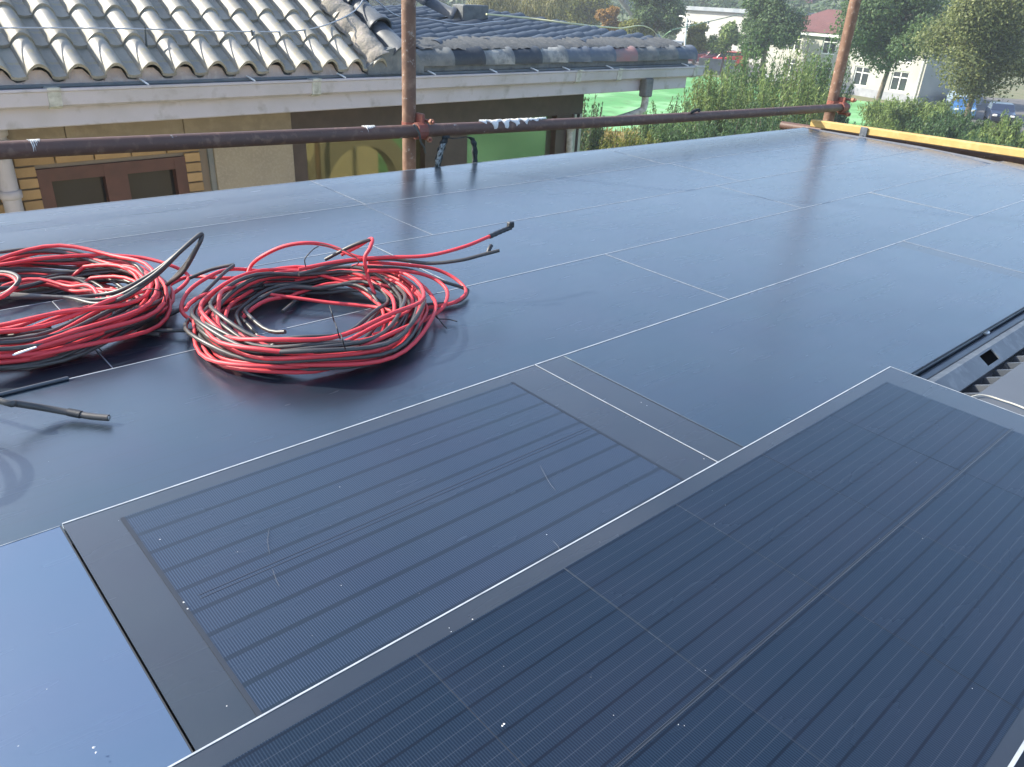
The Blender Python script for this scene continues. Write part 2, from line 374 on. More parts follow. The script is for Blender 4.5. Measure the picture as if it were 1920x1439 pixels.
# pale flat-roofed building further back
Bp = at_dist(1486, 60, 126); Bp.z = GZ; du2 = Vector((math.cos(math.radians(75)), math.sin(math.radians(75)), 0)); dn2 = Vector((-du2.y, du2.x, 0))
hs2 = thing('flat_roofed_house', 'pale flat roofed building with grey roof edge behind yellow green trees', 'house', Bp)
H2 = at_dist(1380, 24, 130).z - GZ; holes = []
for u in (2.2, 7.2, 12.6, 18.0, 22.5): holes += [(u, u + 1.3, H2 - 3.1, H2 - 1.4), (u, u + 1.3, 1.0, 2.6)]
mb = facade(MB(), Bp, du2, dn2, 26, 0, H2, holes); obox(mb, Bp, du2, dn2, 0, 26, -9, -8.75, 0, H2); obox(mb, Bp, du2, dn2, 0, .25, -8.75, -.25, 0, H2); obox(mb, Bp, du2, dn2, 25.75, 26, -8.75, -.25, 0, H2)
part('wall', mb, m_white, hs2)
mb = MB(); obox(mb, Bp, du2, dn2, -.5, 26.5, -9.5, .6, H2, H2 + .55); part('roof', mb, m_greyroof, hs2)
mb = MB(); obox(mb, Bp, du2, dn2, 26.02, 30, -3.5, .1, H2 - 2.3, H2 - 2.0); part('porch_roof', mb, m_frame_w, hs2)
for h in holes: window(hs2, Bp, du2, dn2, *h, m_frame_w, m_glass_d, nv=1, nh=1, fw=.12, inset=.15)

# small red-roofed houses on the hill, far off
def far_house(label, px, py, wpx, D, hdeg):
    o = at_dist(px, py, D); W = wpx * D / FPX; d_ = Vector((math.cos(math.radians(hdeg)), math.sin(math.radians(hdeg)), 0)); n_ = Vector((-d_.y, d_.x, 0))
    o = o - Vector((0, 0, W * .42)); t = thing('hill_house', label, 'house', o, group='red roofed houses on the hill')
    hh = W * .42; hl = [(W * a, W * (a + .13), hh * .3, hh * .75) for a in (.12, .43, .74)]
    mb = facade(MB(), o, d_, n_, W, -4, hh, hl); obox(mb, o, d_, n_, 0, W, -W * .6, -W * .6 + .25, -4, hh); obox(mb, o, d_, n_, 0, .25, -W * .6 + .25, -.25, -4, hh); obox(mb, o, d_, n_, W - .25, W, -W * .6 + .25, -.25, -4, hh)
    part('wall', mb, m_white, t)
    q = lambda u, n, z: o + d_ * u + n_ * n + Vector((0, 0, z))
    part('roof', MB().add([q(-.3, .5, hh), q(W + .3, .5, hh), q(W * .85, -W * .3, hh + W * .25), q(W * .15, -W * .3, hh + W * .25), q(-.3, -W * .6 - .5, hh), q(W + .3, -W * .6 - .5, hh)], [(0, 1, 2, 3), (5, 4, 3, 2), (4, 0, 3), (1, 5, 2), (0, 4, 5, 1)]), m_redroof, t)
    for h in hl: window(t, o, d_, n_, *h, m_frame_w, m_glass_d, fw=.12)
far_house('far red roofed house on the hill above the red roof of the white house', 1522, 6, 46, 235, 100)

# low walls
mb = MB(); a, b = on_z(1308, 131, GZ), on_z(1376, 136, GZ); d_ = (b - a).normalized(); n_ = Vector((-d_.y, d_.x, 0))
obox(mb, a, d_, n_, 0, (b - a).length, -.2, .2, 0, 1.3); obox(mb, a, d_, n_, -.05, (b - a).length + .05, -.26, .26, 1.302, 1.42)
tag(link('garden_wall', mb.mesh('garden_wall'), m_plinth), 'low grey garden wall below the maroon vans', 'wall')
a = on_z(1245, 108, GZ); b = on_z(1292, 112, GZ); d_ = (b - a).normalized(); n_ = Vector((-d_.y, d_.x, 0)); mb = MB(); obox(mb, a, d_, n_, 0, (b - a).length, -.15, .15, 0, 2.4); obox(mb, a, d_, n_, -.1, (b - a).length + .1, -.22, .22, 2.403, 2.55)
tag(link('yard_wall', mb.mesh('yard_wall'), mat('pale_blue_grey', (.50, .55, .60), .8, var=(1, .4, .6, (.42, .46, .5)))), 'pale blue grey yard wall beside the thin white pole', 'wall')

# ------------------------------------------------------------------ vehicles
m_tyre = mat('tyre', (.02, .02, .02), .8); m_rim = mat('rim', (.5, .5, .5), .35, .8); m_lamp = mat('lamp_glass', (.8, .8, .75), .15)
def vehicle(name, label, px, py, D, hdeg, colr, cat='car', van=False, group='parked vehicles'):
    o = at_dist(px, py, D); o.z = GZ + .03; m = mat('paint_%02x%02x%02x' % tuple(int(c * 255) for c in colr), colr, .3, coat=.6)
    t = thing(name, label, cat, o, (0, 0, math.radians(hdeg)), group)
    if van: prof = [(-2.3, .35), (2.3, .35), (2.35, .9), (2.2, 1.15), (1.75, 1.25), (1.2, 2.05), (-2.2, 2.1), (-2.3, 1.9)]; gl = [(1.62, 1.32), (1.16, 1.96), (-2.0, 1.98), (-2.0, 1.32)]; wd = .88
    else: prof = [(-2.15, .3), (2.15, .3), (2.2, .62), (2.05, .82), (1.1, .95), (.45, 1.42), (-.9, 1.46), (-1.7, 1.0), (-2.12, .92)]; gl = [(.98, .98), (.42, 1.36), (-.86, 1.40), (-1.5, 1.0)]; wd = .84
    def loc(mb, nm, mm, par): return link(nm, mb.mesh(nm), mm, par, world=False)
    n = len(prof); vs = []
    for y, s in ((-wd, 0), (-wd * .96, .04), (wd * .96, .04), (wd, 0)):
        for (x, z) in prof:
            k = 1 - (.10 if z > 1.1 else 0); vs.append((x * (1 if s else .985), y * k, z if s else z - .02))
    fs = [tuple(range(n - 1, -1, -1)), tuple(range(3 * n, 4 * n))] + [(j * n + i, j * n + (i + 1) % n, (j + 1) * n + (i + 1) % n, (j + 1) * n + i) for j in range(3) for i in range(n)]
    body = loc(MB().add(vs, fs), 'body', m, t)
    for s in (-1, 1):
        vs = [(x, s * (wd * .905 + (.012 if z > 1.05 else .07)), z) for x, z in gl] + [(x, s * wd * .85, z) for x, z in gl]
        loc(MB().add(vs, [(0, 1, 2, 3), (7, 6, 5, 4)] + [(i, i + 4, (i + 1) % 4 + 4, (i + 1) % 4) for i in range(4)]), 'side_window', m_glass_d, t)
    zx = [(gl[0], gl[1])]; (xa, za), (xb, zb) = gl[0], gl[1]
    off = .09 if van else .07
    loc(MB().add([(xa + off, -wd * .78, za), (xa + off, wd * .78, za), (xb + off, wd * .74, zb), (xb + off, -wd * .74, zb), (xa + off - .02, -wd * .78, za - .02), (xa + off - .02, wd * .78, za - .02), (xb + off - .02, wd * .74, zb - .02), (xb + off - .02, -wd * .74, zb - .02)], [(0, 1, 2, 3), (7, 6, 5, 4), (0, 4, 5, 1), (1, 5, 6, 2), (2, 6, 7, 3), (3, 7, 4, 0)]), 'windscreen', m_glass_d, t)
    for x in (-1.35, 1.35):
        for s in (-1, 1):
            wh = loc(MB().tube([(x, s * (wd - .2), .33), (x, s * (wd - .16), .33), (x, s * (wd + .0), .33), (x, s * (wd + .03), .33)], [.28, .33, .33, .28], 14), 'wheel', m_tyre, t)
            loc(MB().tube([(x, s * (wd + .025), .33), (x, s * (wd + .045), .33)], .19, 10), 'rim', m_rim, wh)
    for s in (-1, 1): loc(MB().bbox(2.1, 2.24, s * .6 - .16, s * .6 + .16, .6, .76, .03), 'headlight', m_lamp, t)
    return t
vehicle('parked_car', 'grey blue car parked against the shaded end wall of the white house', 1792, 193, 86, 200, (.30, .38, .44), group='cars under the right hand tree')
vehicle('parked_car', 'bright blue car parked in front of the grey blue car', 1800, 217, 78, 205, (.10, .28, .55), group='cars under the right hand tree')
vehicle('parked_car', 'dark navy car half hidden in the shade of the large right tree', 1872, 222, 76, 205, (.02, .03, .06), group='cars under the right hand tree')
vehicle('parked_van', 'maroon van with the left end beside the yellow green saplings', 1320, 112, 122, 130, (.22, .05, .05), 'van', True, 'vans on the far road')
vehicle('parked_van', 'maroon van standing second from the grey roof corner', 1345, 113, 121, 135, (.16, .05, .06), 'van', True, 'vans on the far road')
vehicle('parked_van', 'bright red van at the right end of the far road', 1368, 112, 118, 125, (.55, .04, .03), 'van', True, 'vans on the far road')
vehicle('delivery_truck', 'small white truck beyond the dark tiled roof', 1108, 62, 120, 160, (.8, .8, .8), 'truck', True)

# ------------------------------------------------------------------ trees and bushes
tree('forked_tree', 'leafy tree with forked trunk standing before the white house', 1703, -45, 132, 185, 78, L_DARK, 30000, .25, seed=4, clumps=22, trunk=.22, lean=.6)
tree('large_tree', 'large olive green tree at the right edge over the parked cars', 1902, -80, 195, 205, 66, L_OLIVE, 42000, .20, seed=9, clumps=26, trunk=.22)
tree('round_tree', 'dense dark green tree between the pale building and the white house', 1458, -30, 112, 125, 92, L_DARK, 24000, .28, seed=12, clumps=18)
tree('dark_tree', 'dark evergreen tree behind the leaning utility pole', 1238, -40, 82, 112, 105, L_DARK, 22000, .32, seed=15, clumps=16)
tree('yellow_tree', 'bright yellow green tree behind the tiled roof and white truck', 1088, -30, 58, 130, 128, L_YEL, 18000, .38, seed=18, clumps=16)
tree('autumn_tree', 'small orange tinted autumn tree left of the leaning pole', 1146, 6, 66, 54, 112, L_AUT, 6000, .36, seed=21, clumps=10)
tree('sapling', 'yellow green sapling beside the thin white pole', 1312, 42, 112, 62, 108, L_YEL, 5000, .36, seed=24, clumps=10, group='saplings before the pale building')
tree('sapling', 'yellow green sapling in front of the pale building window', 1368, 40, 112, 64, 104, L_SPRING, 5000, .36, seed=27, clumps=10, group='saplings before the pale building')
tree('sapling', 'pale yellow sapling low behind the leaning pole foot', 1196, 34, 80, 60, 104, L_YEL, 4000, .36, seed=29, clumps=9, group='saplings before the pale building')
B_ = dict(group='garden bushes', cat='bush')
bush = [('tall light bush under the dense dark tree', 1432, 84, 240, 105, 46, L_BUSH, 11000, 31), ('tall light bush touching the white house wall', 1506, 104, 250, 110, 42, L_SPRING, 10000, 32),
        ('grey green bush left of the leaning scaffold post', 1556, 96, 240, 80, 47, L_BUSH, 8000, 33), ('bush with upright shoots right of the tiled roof corner', 1362, 128, 262, 92, 40, L_SPRING, 10000, 34),
        ('bush below the gutter outlet beside the bright lawn', 1268, 188, 285, 110, 36, L_BUSH, 10000, 35), ('low dark bush under the scaffold rail', 1345, 214, 290, 130, 34, L_MID, 10000, 36),
        ('low dark bush under the right end of the scaffold rail', 1470, 200, 280, 150, 36, L_MID, 11000, 37), ('small dark conifer beside the corner of the tiled house', 1111, 172, 262, 42, 34, L_DARK, 4000, 38),
        ('light bush at the foot of the forked tree', 1722, 186, 262, 115, 60, L_SPRING, 9000, 39), ('dark bush below the bright blue car', 1795, 214, 275, 100, 55, L_MID, 8000, 40),
        ('light bush at the right edge behind the timber beam', 1905, 218, 300, 75, 50, L_SPRING, 7000, 41), ('low bush behind the middle of the timber beam', 1840, 258, 320, 110, 44, L_MID, 8000, 42),
        ('low bush behind the end of the timber beam', 1660, 232, 300, 120, 42, L_SPRING, 8000, 43), ('low bush under the right end of the timber beam', 1890, 292, 350, 120, 38, L_BUSH, 7000, 44),
        ('yellowing bush above the far edge of the panels', 1180, 246, 300, 110, 34, L_YEL, 7000, 45), ('small green bush in the dark gap before the leaning post', 1575, 170, 250, 50, 44, L_MID, 4000, 46),
        ('low bush under the timber beam beside the metal bracket', 1750, 262, 320, 130, 40, L_BUSH, 8000, 47)]
def bush_thing(label, px, top, wpx, D, m, n, seed):
    """shrub of many upright shoots fanning out from the ground, leaves along each shoot"""
    r = random.Random(seed); T = at_dist(px, top, D); base = Vector((T.x, T.y, GZ)); hgt = T.z - GZ; W = wpx * D / FPX * 1.06
    t = thing('bush', label, 'bush', base, group='garden bushes'); cents = []; rads = []; tw = MB()
    for k in range(46):
        a = r.uniform(0, 6.283); q = math.sqrt(r.random()); hh = hgt * (1.04 - .42 * q * q) * r.uniform(.80, 1.0)
        tip = base + Vector((math.cos(a) * q * W * .56, math.sin(a) * q * W * .56, hh)); root = base + Vector((math.cos(a) * q * W * .22, math.sin(a) * q * W * .22, 0))
        mid = root.lerp(tip, .55) + Vector((math.cos(a) * W * .06 * q, math.sin(a) * W * .06 * q, .05 * hgt))
        P = spline([root, mid, tip], 5)
        if k % 2 == 0: tw.tube(P, [.03 * (1 - i / 11) + .006 for i in range(len(P))], 4)
        for i_, p in enumerate(P[2:]):
            f = 1 - i_ / 9; rr = W * (.030 + .095 * f * r.uniform(.6, 1.2))
            cents.append(tuple(p)); rads.append((rr, rr, rr * 1.5))
    leaf_mesh('foliage', cents, rads, n, D * .0036, m, t, up=1.6, aspect=.36, fill=.0, seed=seed)
    part('shoots', tw, m_bark, t); return t
for (lb, px, top, bot, wpx, D, m, n, sd) in bush: bush_thing(lb, px, top - (24 if px < 1600 and top < 150 else 6), wpx * 1.25, D, m, int(n * 1.9), sd)
# reeds on the bank beyond the dark roof
cents = [tuple(at_dist(random.uniform(880, 1060), random.uniform(-5, 62), 96 + random.uniform(-8, 8))) for _ in range(120)]
rd = leaf_mesh('reed_bank', cents, [(1.0, 1.0, 1.3)] * 120, 16000, .7, leaf_mat('leaf_reed', (.16, .17, .08), .3, .4), seed=50, up=2.5, aspect=.14, fill=.2)
tag(rd, 'tall dry reeds on the bank beyond the dark tiled roof', 'reeds', kind='stuff')
cents = [tuple(on_z(random.uniform(1060, 1330), random.uniform(246, 300), GZ) + Vector((0, 0, .12))) for _ in range(160)]
rd = leaf_mesh('dry_grass', cents, [(.9, .9, .25)] * 160, 12000, .3, leaf_mat('leaf_drygrass', (.26, .22, .07), .3, .4), seed=51, up=1.5, aspect=.2, fill=.1)
tag(rd, 'dry yellow grass on the bank below the house corner', 'grass', kind='stuff')
# leaning pole, thin pole, wires
m_conc = mat('pole_concrete', (.30, .31, .31), .9, var=(3., .4, .6, (.22, .23, .23)))
m_wire = mat('wire_dark', (.06, .07, .07), .6)
pb = at_dist(1236, 84, 112); pt = at_dist(1148, -30, 110); d_ = (pt - pb).normalized(); foot = pb - d_ * ((pb.z - GZ) / d_.z); head = pt + d_ * 2
mb = MB().tube([foot, head], [.80, .60], 12)
t = thing('utility_pole', 'thick grey leaning utility pole before the dark evergreen tree', 'utility pole', foot); part('pole', mb, m_conc, t)
q = foot.lerp(head, .97); part('crossarm', MB().bbox(q.x - .9, q.x + .9, q.y - .06, q.y + .06, q.z - .06, q.z + .06, .02), m_conc, t)
a = at_dist(1283, 116, 100); b = at_dist(1288, 34, 100)
foot2 = Vector((a.x, a.y, GZ)); t = thing('lamp_pole', 'thin white pole before the pale flat roofed building', 'pole', foot2); part('pole', MB().tube([foot2, b], [.13, .09], 8), m_frame_w, t)
part('lamp_arm', MB().tube([b - Vector((0, 0, .1)), b + Vector((.4, .9, .15)), b + Vector((.7, 1.6, .12))], [.06, .06, .09], 6), m_frame_w, t)

# ------------------------------------------------------------------ neighbouring house
YE, YW = 5.4, 6.0                       # eave line and wall plane
NB = Vector((3.73, 6.0, GZ))
nh = thing('tiled_house', 'brick and stone house with grey barrel tiled roof across the gap', 'house', NB + Vector((.081, 0, 0)), (0, -.0135, 0))
WM[nh.name] = Matrix.Translation(NB)    # parts are surveyed level; the whole house leans by the empty's small tilt
m_stone = mat('stone_cladding', (.225, .19, .145), .85, var=[(2.5, .4, .7, (.185, .155, .12)), (14., .45, .75, (.26, .225, .175))], bump=(40., .3, .004))
m_stone2 = mat('stone_cladding_pale', (.30, .26, .20), .85, var=[(3., .4, .7, (.26, .225, .18)), (60., .45, .75, (.34, .30, .24))], bump=(60., .3, .003))
m_mort = mat('mortar', (.20, .17, .14), .95, bump=(60., .4, .003))
m_brick = mat('yellow_brick', (.36, .24, .12), .8, rand=.16, var=(12., .4, .7, (.30, .20, .10)), bump=(50., .3, .003))
m_wood = mat('dark_brown_timber', (.045, .030, .028), .55, var=(7., .4, .7, (.065, .045, .04)))
m_redwood = mat('red_brown_frame', (.090, .040, .034), .6, var=(9., .4, .7, (.065, .03, .027)))
m_pvc = mat('gutter_pvc', (.40, .385, .43), .5, var=[(2., .45, .75, (.31, .30, .31)), (9., .55, .75, (.27, .265, .26))])
m_pvc2 = mat('gutter_joint', (.44, .45, .42), .7, var=(25., .4, .7, (.24, .25, .22)))
m_tile = mat('glazed_grey_tile', (.27, .255, .21), .5, spec=.45, rand=.13, var=[(6., .45, .75, (.20, .20, .19)), (35., .52, .8, (.33, .30, .23)), (11., .60, .68, (.30, .26, .16))], bump=(80., .12, .002))
m_tile_d = mat('dark_grey_tile', (.038, .047, .060), .5, spec=.4, rand=.2, var=[(5., .45, .7, (.028, .035, .045)), (30., .55, .8, (.08, .085, .085))], bump=(70., .2, .002))
m_lime = mat('lime_mortar', (.30, .27, .22), .95, var=[(9., .4, .65, (.22, .20, .17)), (28., .5, .75, (.35, .30, .265))], bump=(35., .8, .01))
m_cem = mat('cement_grey', (.155, .165, .165), .9, var=[(10., .4, .7, (.095, .105, .11)), (30., .5, .75, (.17, .175, .17))], bump=(40., .6, .006))
m_slate = mat('drip_board', (.14, .16, .17), .8, var=[(8., .4, .7, (.20, .20, .19))], bump=(30., .5, .005))
m_tint = mat('tinted_glass', (.15, .15, .085), .025, metallic=.7)
m_tint_g = mat('tinted_glass_green', (.20, .225, .17), .07, metallic=.65)
m_glass = mat('window_glass', (.018, .02, .024), .07, spec=.28)

# walls: openings for the brown window and the tall glazed bays
XL, XR = -1.2, 6.46
o_ = Vector((0, YW, 0)); dx = Vector((1, 0, 0)); dny = Vector((0, -1, 0))
mb = facade(MB(), Vector((XL, YW, 0)), dx, dny, XR - XL, GZ, -.17, [(1.18 - XL, 2.17 - XL, -1.75, -.546), (3.05 - XL, 6.36 - XL, -2.6, -.27)], .24)
mb.box(XL, XR, 9.5, 9.74, GZ, -.17); mb.box(XR - .24, XR, YW + .242, 9.498, GZ, -.17)
wall = part('wall', mb, m_mort, nh)
# stone band under the eaves and stone panels
mb = MB(); mb.bbox(1.40, 2.18, YW - .05, YW + .001, -.446, -.185, .004); part('stone_slab', mb, m_stone, wall)
mb = MB(); mb.bbox(2.185, 3.035, YW - .05, YW + .001, -.446, -.185, .004); part('stone_slab', mb, m_stone, wall)
mb = MB(); mb.bbox(.2, 1.395, YW - .05, YW + .001, -.446, -.185, .004); part('stone_slab', mb, m_stone, wall)
mb = MB(); mb.bbox(2.385, 3.035, YW - .045, YW + .001, -1.30, -.450, .004); part('stone_slab', mb, m_stone2, wall)
mb = MB(); mb.bbox(2.385, 3.035, YW - .045, YW + .001, -2.20, -1.304, .004); part('stone_slab', mb, m_stone2, wall)
mb = MB(); mb.box(2.345, 2.383, YW - .03, YW + .001, -2.2, -.450); part('corner_trim', mb, m_slate, wall)
# bricks, each on its own
bme = MB().bbox(-.1175, .1175, -.014, .012, -.0315, .0315, .003).mesh('brick'); bmh = MB().bbox(-.056, .056, -.014, .012, -.0315, .0315, .003).mesh('brick_half')
bme.materials.append(m_brick); bmh.materials.append(m_brick)
for k in range(12):
    z = -.484 - k * .0735; x = .695 + (.1225 if k % 2 else 0)
    while x < 2.34:
        for (me, hw) in ((bme, .1175),):
            x0, x1 = x - hw, x + hw
            if z + .0 > -.546 or x1 < 1.1805 or x0 > 2.17:
                if x1 < 2.345: link('brick', me, None, wall, (x, YW - .012 + random.uniform(-.002, .002), z), (0, random.uniform(-.006, .006), 0))
                else: 
                    if x0 + .112 < 2.345: link('brick', bmh, None, wall, (x0 + .056, YW - .012, z))
            elif x0 < 1.18 and x0 + .112 < 1.1805: link('brick', bmh, None, wall, (x0 + .056, YW - .012, z))
            elif x1 > 2.17 and x1 - .112 > 2.17 and x1 < 2.345: link('brick', bmh, None, wall, (x1 - .056, YW - .012, z))
        x += .245
# brown window with two lights
wn = MB(); o_ = Vector((0, YW, 0))
for (u0, u1) in ((1.18, 1.26), (1.60, 1.75), (2.09, 2.17)): obox(wn, o_, dx, dny, u0, u1, -.08, .02, -1.75, -.548)
for (u0, u1) in ((1.26, 1.60), (1.75, 2.09)): obox(wn, o_, dx, dny, u0, u1, -.08, .017, -.633, -.548); obox(wn, o_, dx, dny, u0, u1, -.08, .017, -1.75, -1.66)
win = part('window', wn, m_redwood, nh)
for (u0, u1) in ((1.26, 1.60), (1.75, 2.09)):
    mb = MB(); obox(mb, o_, dx, dny, u0 - .01, u1 + .01, -.055, -.047, -1.67, -.623); part('pane', mb, m_glass, win)
mb = MB(); obox(mb, o_, dx, dny, 1.27, 1.59, -.16, -.15, -.82, -.80); obox(mb, o_, dx, dny, 1.34, 1.355, -.16, -.15, -1.6, -.66); part('inner_bar', mb, m_redwood, win)
# tall glazed bays in dark timber
bay = MB()
obox(bay, o_, dx, dny, 3.04, 6.44, -.10, .035, -.475, -.262)
for (u0, u1) in ((3.04, 3.16), (4.36, 4.86), (6.06, 6.30)): obox(bay, o_, dx, dny, u0, u1, -.10, .03, -2.6, -.477)
obox(bay, o_, dx, dny, 3.16, 4.36, -.10, .027, -2.6, -2.2); obox(bay, o_, dx, dny, 4.86, 6.06, -.10, .027, -2.6, -2.2)
gw = part('glazed_bay', bay, m_wood, nh)
for (u0, u1, m) in ((3.15, 4.37, m_tint), (4.85, 6.07, m_tint_g)):
    mb = MB(); obox(mb, o_, dx, dny, u0, u1, -.055, -.045, -2.25, -.47); part('pane', mb, m, gw)
mb = MB(); obox(mb, o_, dx, dny, 6.303, 6.34, -.05, .05, -2.6, -.477); obox(mb, o_, dx, dny, 6.39, 6.43, -.05, .045, -2.6, -.477); part('corner_mullion', mb, mat('grey_aluminium', (.30, .29, .31), .4, .6), gw)
# soffit, fascia, gutter
mb = MB(); mb.box(XL, 7.42, YE + .06, YW + .3, -.182, -.160); part('soffit', mb, m_pvc, nh)
mb = MB(); mb.bbox(XL, 7.45, YE + .01, YE + .06, -.196, -.060, .006); part('fascia', mb, m_pvc, nh)
prof = [(YE + .008, -.075), (YE - .045, -.078), (YE - .068, -.062), (YE - .078, .012), (YE - .092, .018), (YE - .092, .032), (YE - .066, .032), (YE - .06, -.05), (YE - .04, -.064), (YE + .0, -.062), (YE + .0, .03), (YE + .008, .03)]
part('gutter', MB().prism(prof, 0, XL, 7.62), m_pvc, nh)
for gx in (1.20, 2.90, 5.62, 6.20, 7.44):
    pj = [(y - (.006 if y < YE - .02 else 0), z + (.006 if z > 0 else -.006)) for y, z in prof[:6]] + [(YE - .066, .036), (YE + .008, .036)]
    part('gutter_joint', MB().prism(pj, 0, gx, gx + .07), m_pvc2, nh)
for gx in (1.75, 2.45, 3.15, 3.97, 4.62, 5.10, 5.5, 6.1, 7.3):
    part('gutter_hook', MB().tube([(gx, YE + .03, .062), (gx + .01, YE - .04, .05), (gx + .02, YE - .085, .036)], .006, 6), m_frame_w, nh)
# downpipe at the right end: outlet, elbow, slanted run to the wall
px_ = 6.72; dp = MB(); y0 = YE - .035
dp.bbox(px_ - .06, px_ + .06, y0 - .045, y0 + .045, -.25, -.07, .01)
part('gutter_outlet', dp, m_cem, nh)
part('downpipe', MB().tube(spline([(px_, y0, -.24), (px_, y0, -.33), (px_ - .04, y0 + .03, -.40), (px_ - .30, y0 + .25, -.52), (px_ - .46, YW - .06, -.62), (px_ - .46, YW - .06, -1.2), (px_ - .46, YW - .06, -5.9)], 6), .036, 10), m_pvc2, nh)
# white downpipe at the left
part('downpipe', MB().tube([(.985, 5.86, GZ), (.985, 5.86, -.2)], .055, 12), m_pvc, nh)
for z in (-.27, -.345, -.66):
    part('pipe_collar', MB().tube([(.985, 5.86, z - .028), (.985, 5.86, z - .02), (.985, 5.86, z + .02), (.985, 5.86, z + .028)], [.058, .068, .068, .058], 12), m_pvc, nh)

# ---- left roof slope: S-shaped tiles, each one an object
PITCH = math.radians(30); TP = .210; EXP = .30
def wave(u):                              # cross-section height of one tile, u in 0..1.12
    if u < .64: return .078 * math.sin(math.pi * u / .64) ** .62
    return -.008 * math.sin(math.pi * min(1, (u - .64) / .36))
def s_tile(length=.36, th=.020):
    mb = MB(); us = [0, .010, .03, .07, .13, .21, .29, .37, .45, .53, .58, .615, .632, .64, .72, .82, .92, 1.0, 1.05]
    def row(y, dz): return [(u * TP, y, wave(u) + dz) for u in us]
    n = len(us); vs = row(0, 0) + row(length, 0) + row(0, -th) + row(length, -th)
    fs = []
    for i in range(n - 1): fs += [(i, i + 1, n + i + 1, n + i), (2 * n + i, 3 * n + i, 3 * n + i + 1, 2 * n + i + 1)]
    mb.add(vs, fs, True)
    ed = row(0, 0) + row(0, -th); mb.add(ed, [(i, n + i, n + i + 1, i + 1) for i in range(n - 1)])
    mb.add([vs[0], vs[n], vs[3 * n], vs[2 * n]], [(0, 1, 2, 3)]); mb.add([vs[n - 1], vs[2 * n - 1], vs[4 * n - 1], vs[3 * n - 1]], [(0, 3, 2, 1)])
    mb.add([(-.018, .05, -.012), (.006, .05, .004), (.006, .085, .004), (-.018, .085, -.012), (-.018, .05, -.02), (.006, .05, -.012), (.006, .085, -.012), (-.018, .085, -.02)], [(0, 1, 2, 3), (0, 4, 5, 1), (0, 3, 7, 4)])
    return mb.mesh('tile')
tme = s_tile(); tme.materials.append(m_tile)
sd = Vector((0, math.cos(PITCH), math.sin(PITCH))); sn = Vector((0, -math.sin(PITCH), math.cos(PITCH)))
E0 = Vector((0, YE - .015, .075))
mb = MB(); q = lambda x, s, n: E0 + Vector((x, 0, 0)) + sd * s + sn * n
mb.add([q(-1.2, .03, -.03), q(3.75, .03, -.03), q(3.75, 3.2, -.03), q(-1.2, 3.2, -.03), q(-1.2, .03, -.07), q(3.75, .03, -.07), q(3.75, 3.2, -.07), q(-1.2, 3.2, -.07)], [(0, 1, 2, 3), (7, 6, 5, 4), (0, 4, 5, 1), (1, 5, 6, 2), (2, 6, 7, 3), (3, 7, 4, 0)])
roofL = part('roof_slope', mb, m_slate, nh)
x_first = 1.125 - 9 * TP
for r_ in range(7):
    for c_ in range(22):
        x = x_first + c_ * TP
        if x > 3.62 or x < .2 - .1 * r_: continue
        p = E0 + Vector((x + random.uniform(-.003, .003), 0, 0)) + sd * (r_ * EXP + random.uniform(-.006, .006)) + sn * (.022)
        link('tile', tme, None, roofL, p, (PITCH - .062 + random.uniform(-.008, .008), 0, random.uniform(-.012, .012)))
# mortar bedding below the tile fronts, dark drip board
mb = MB(); n = 150; vs = []; fs = []
for i in range(n + 1):
    x = -.2 + (3.95 + .2) * i / n; u = ((x - x_first) / TP) % 1.0; top = .075 + (wave(u) - .012) * .98 + random.uniform(-.003, .003)
    vs += [(x, YE + .004 + random.uniform(-.003, .003), .045), (x, YE + .008 + random.uniform(-.004, .004), min(top, .125)), (x, YE + .10, min(top, .125))]
for i in range(n): k = i * 3; fs += [(k, k + 3, k + 4, k + 1), (k + 1, k + 4, k + 5, k + 2)]
part('mortar_bed', mb.add(vs, fs), mat('pinkish_mortar', (.46, .39, .36), .95, var=[(7., .4, .65, (.36, .31, .29)), (25., .5, .75, (.5, .45, .42))], bump=(30., .8, .01)), nh)
part('drip_board', MB().bbox(-.3, 7.5, YE - .012, YE + .12, .028, .048, .004), m_slate, nh)

# ---- verge caps running up the slope, mortar flank beside them
def cap_mesh(L_, r0, r1, collar, name='ridge_cap', th=.014):
    """half-round cap tile, axis +Y, with a raised collar at its lower end"""
    mb = MB(); st = [(0, r0 + collar), (.05, r0 + collar), (.056, r0), (L_, r1)]; ns = 12; vs = []
    for (y, r) in st:
        for k in range(ns + 1):
            a = math.radians(-12 + 204 * k / ns); vs.append((r * math.cos(a), y, r * math.sin(a)))
    for (y, r) in st:
        for k in range(ns + 1):
            a = math.radians(-12 + 204 * k / ns); vs.append(((r - th) * math.cos(a), y, (r - th) * math.sin(a)))
    N1 = ns + 1; O = len(st) * N1; fs = []
    for j in range(len(st) - 1):
        for k in range(ns):
            a = j * N1 + k; fs += [(a, a + 1, a + N1 + 1, a + N1), (O + a, O + a + N1, O + a + N1 + 1, O + a + 1)]
    mb.add(vs, fs, True)
    fr = [vs[k] for k in range(N1)] + [vs[O + k] for k in range(N1)]; mb.add(fr, [(k, N1 + k, N1 + k + 1, k + 1) for k in range(ns)])
    return mb.mesh(name)
vme = cap_mesh(.36, .088, .078, .020); vme.materials.append(mat('dark_glazed_cap', (.05, .06, .075), .5, spec=.4, rand=.1, var=(8., .45, .75, (.10, .11, .115)), bump=(60., .2, .003)))
V0 = Vector((3.73, YE + .03, .185))
vd = Vector((-.06, .86, .5)).normalized()
for k in range(7):
    p = V0 + vd * (k * .33 - .05) + Vector((0, 0, .012 * (k % 2)))
    link('verge_cap', vme, None, roofL, p, (math.atan2(vd.z, math.hypot(vd.x, vd.y)) - .02, 0, math.atan2(-vd.x, vd.y)))
mb = MB(); n = 60; vs = []; fs = []
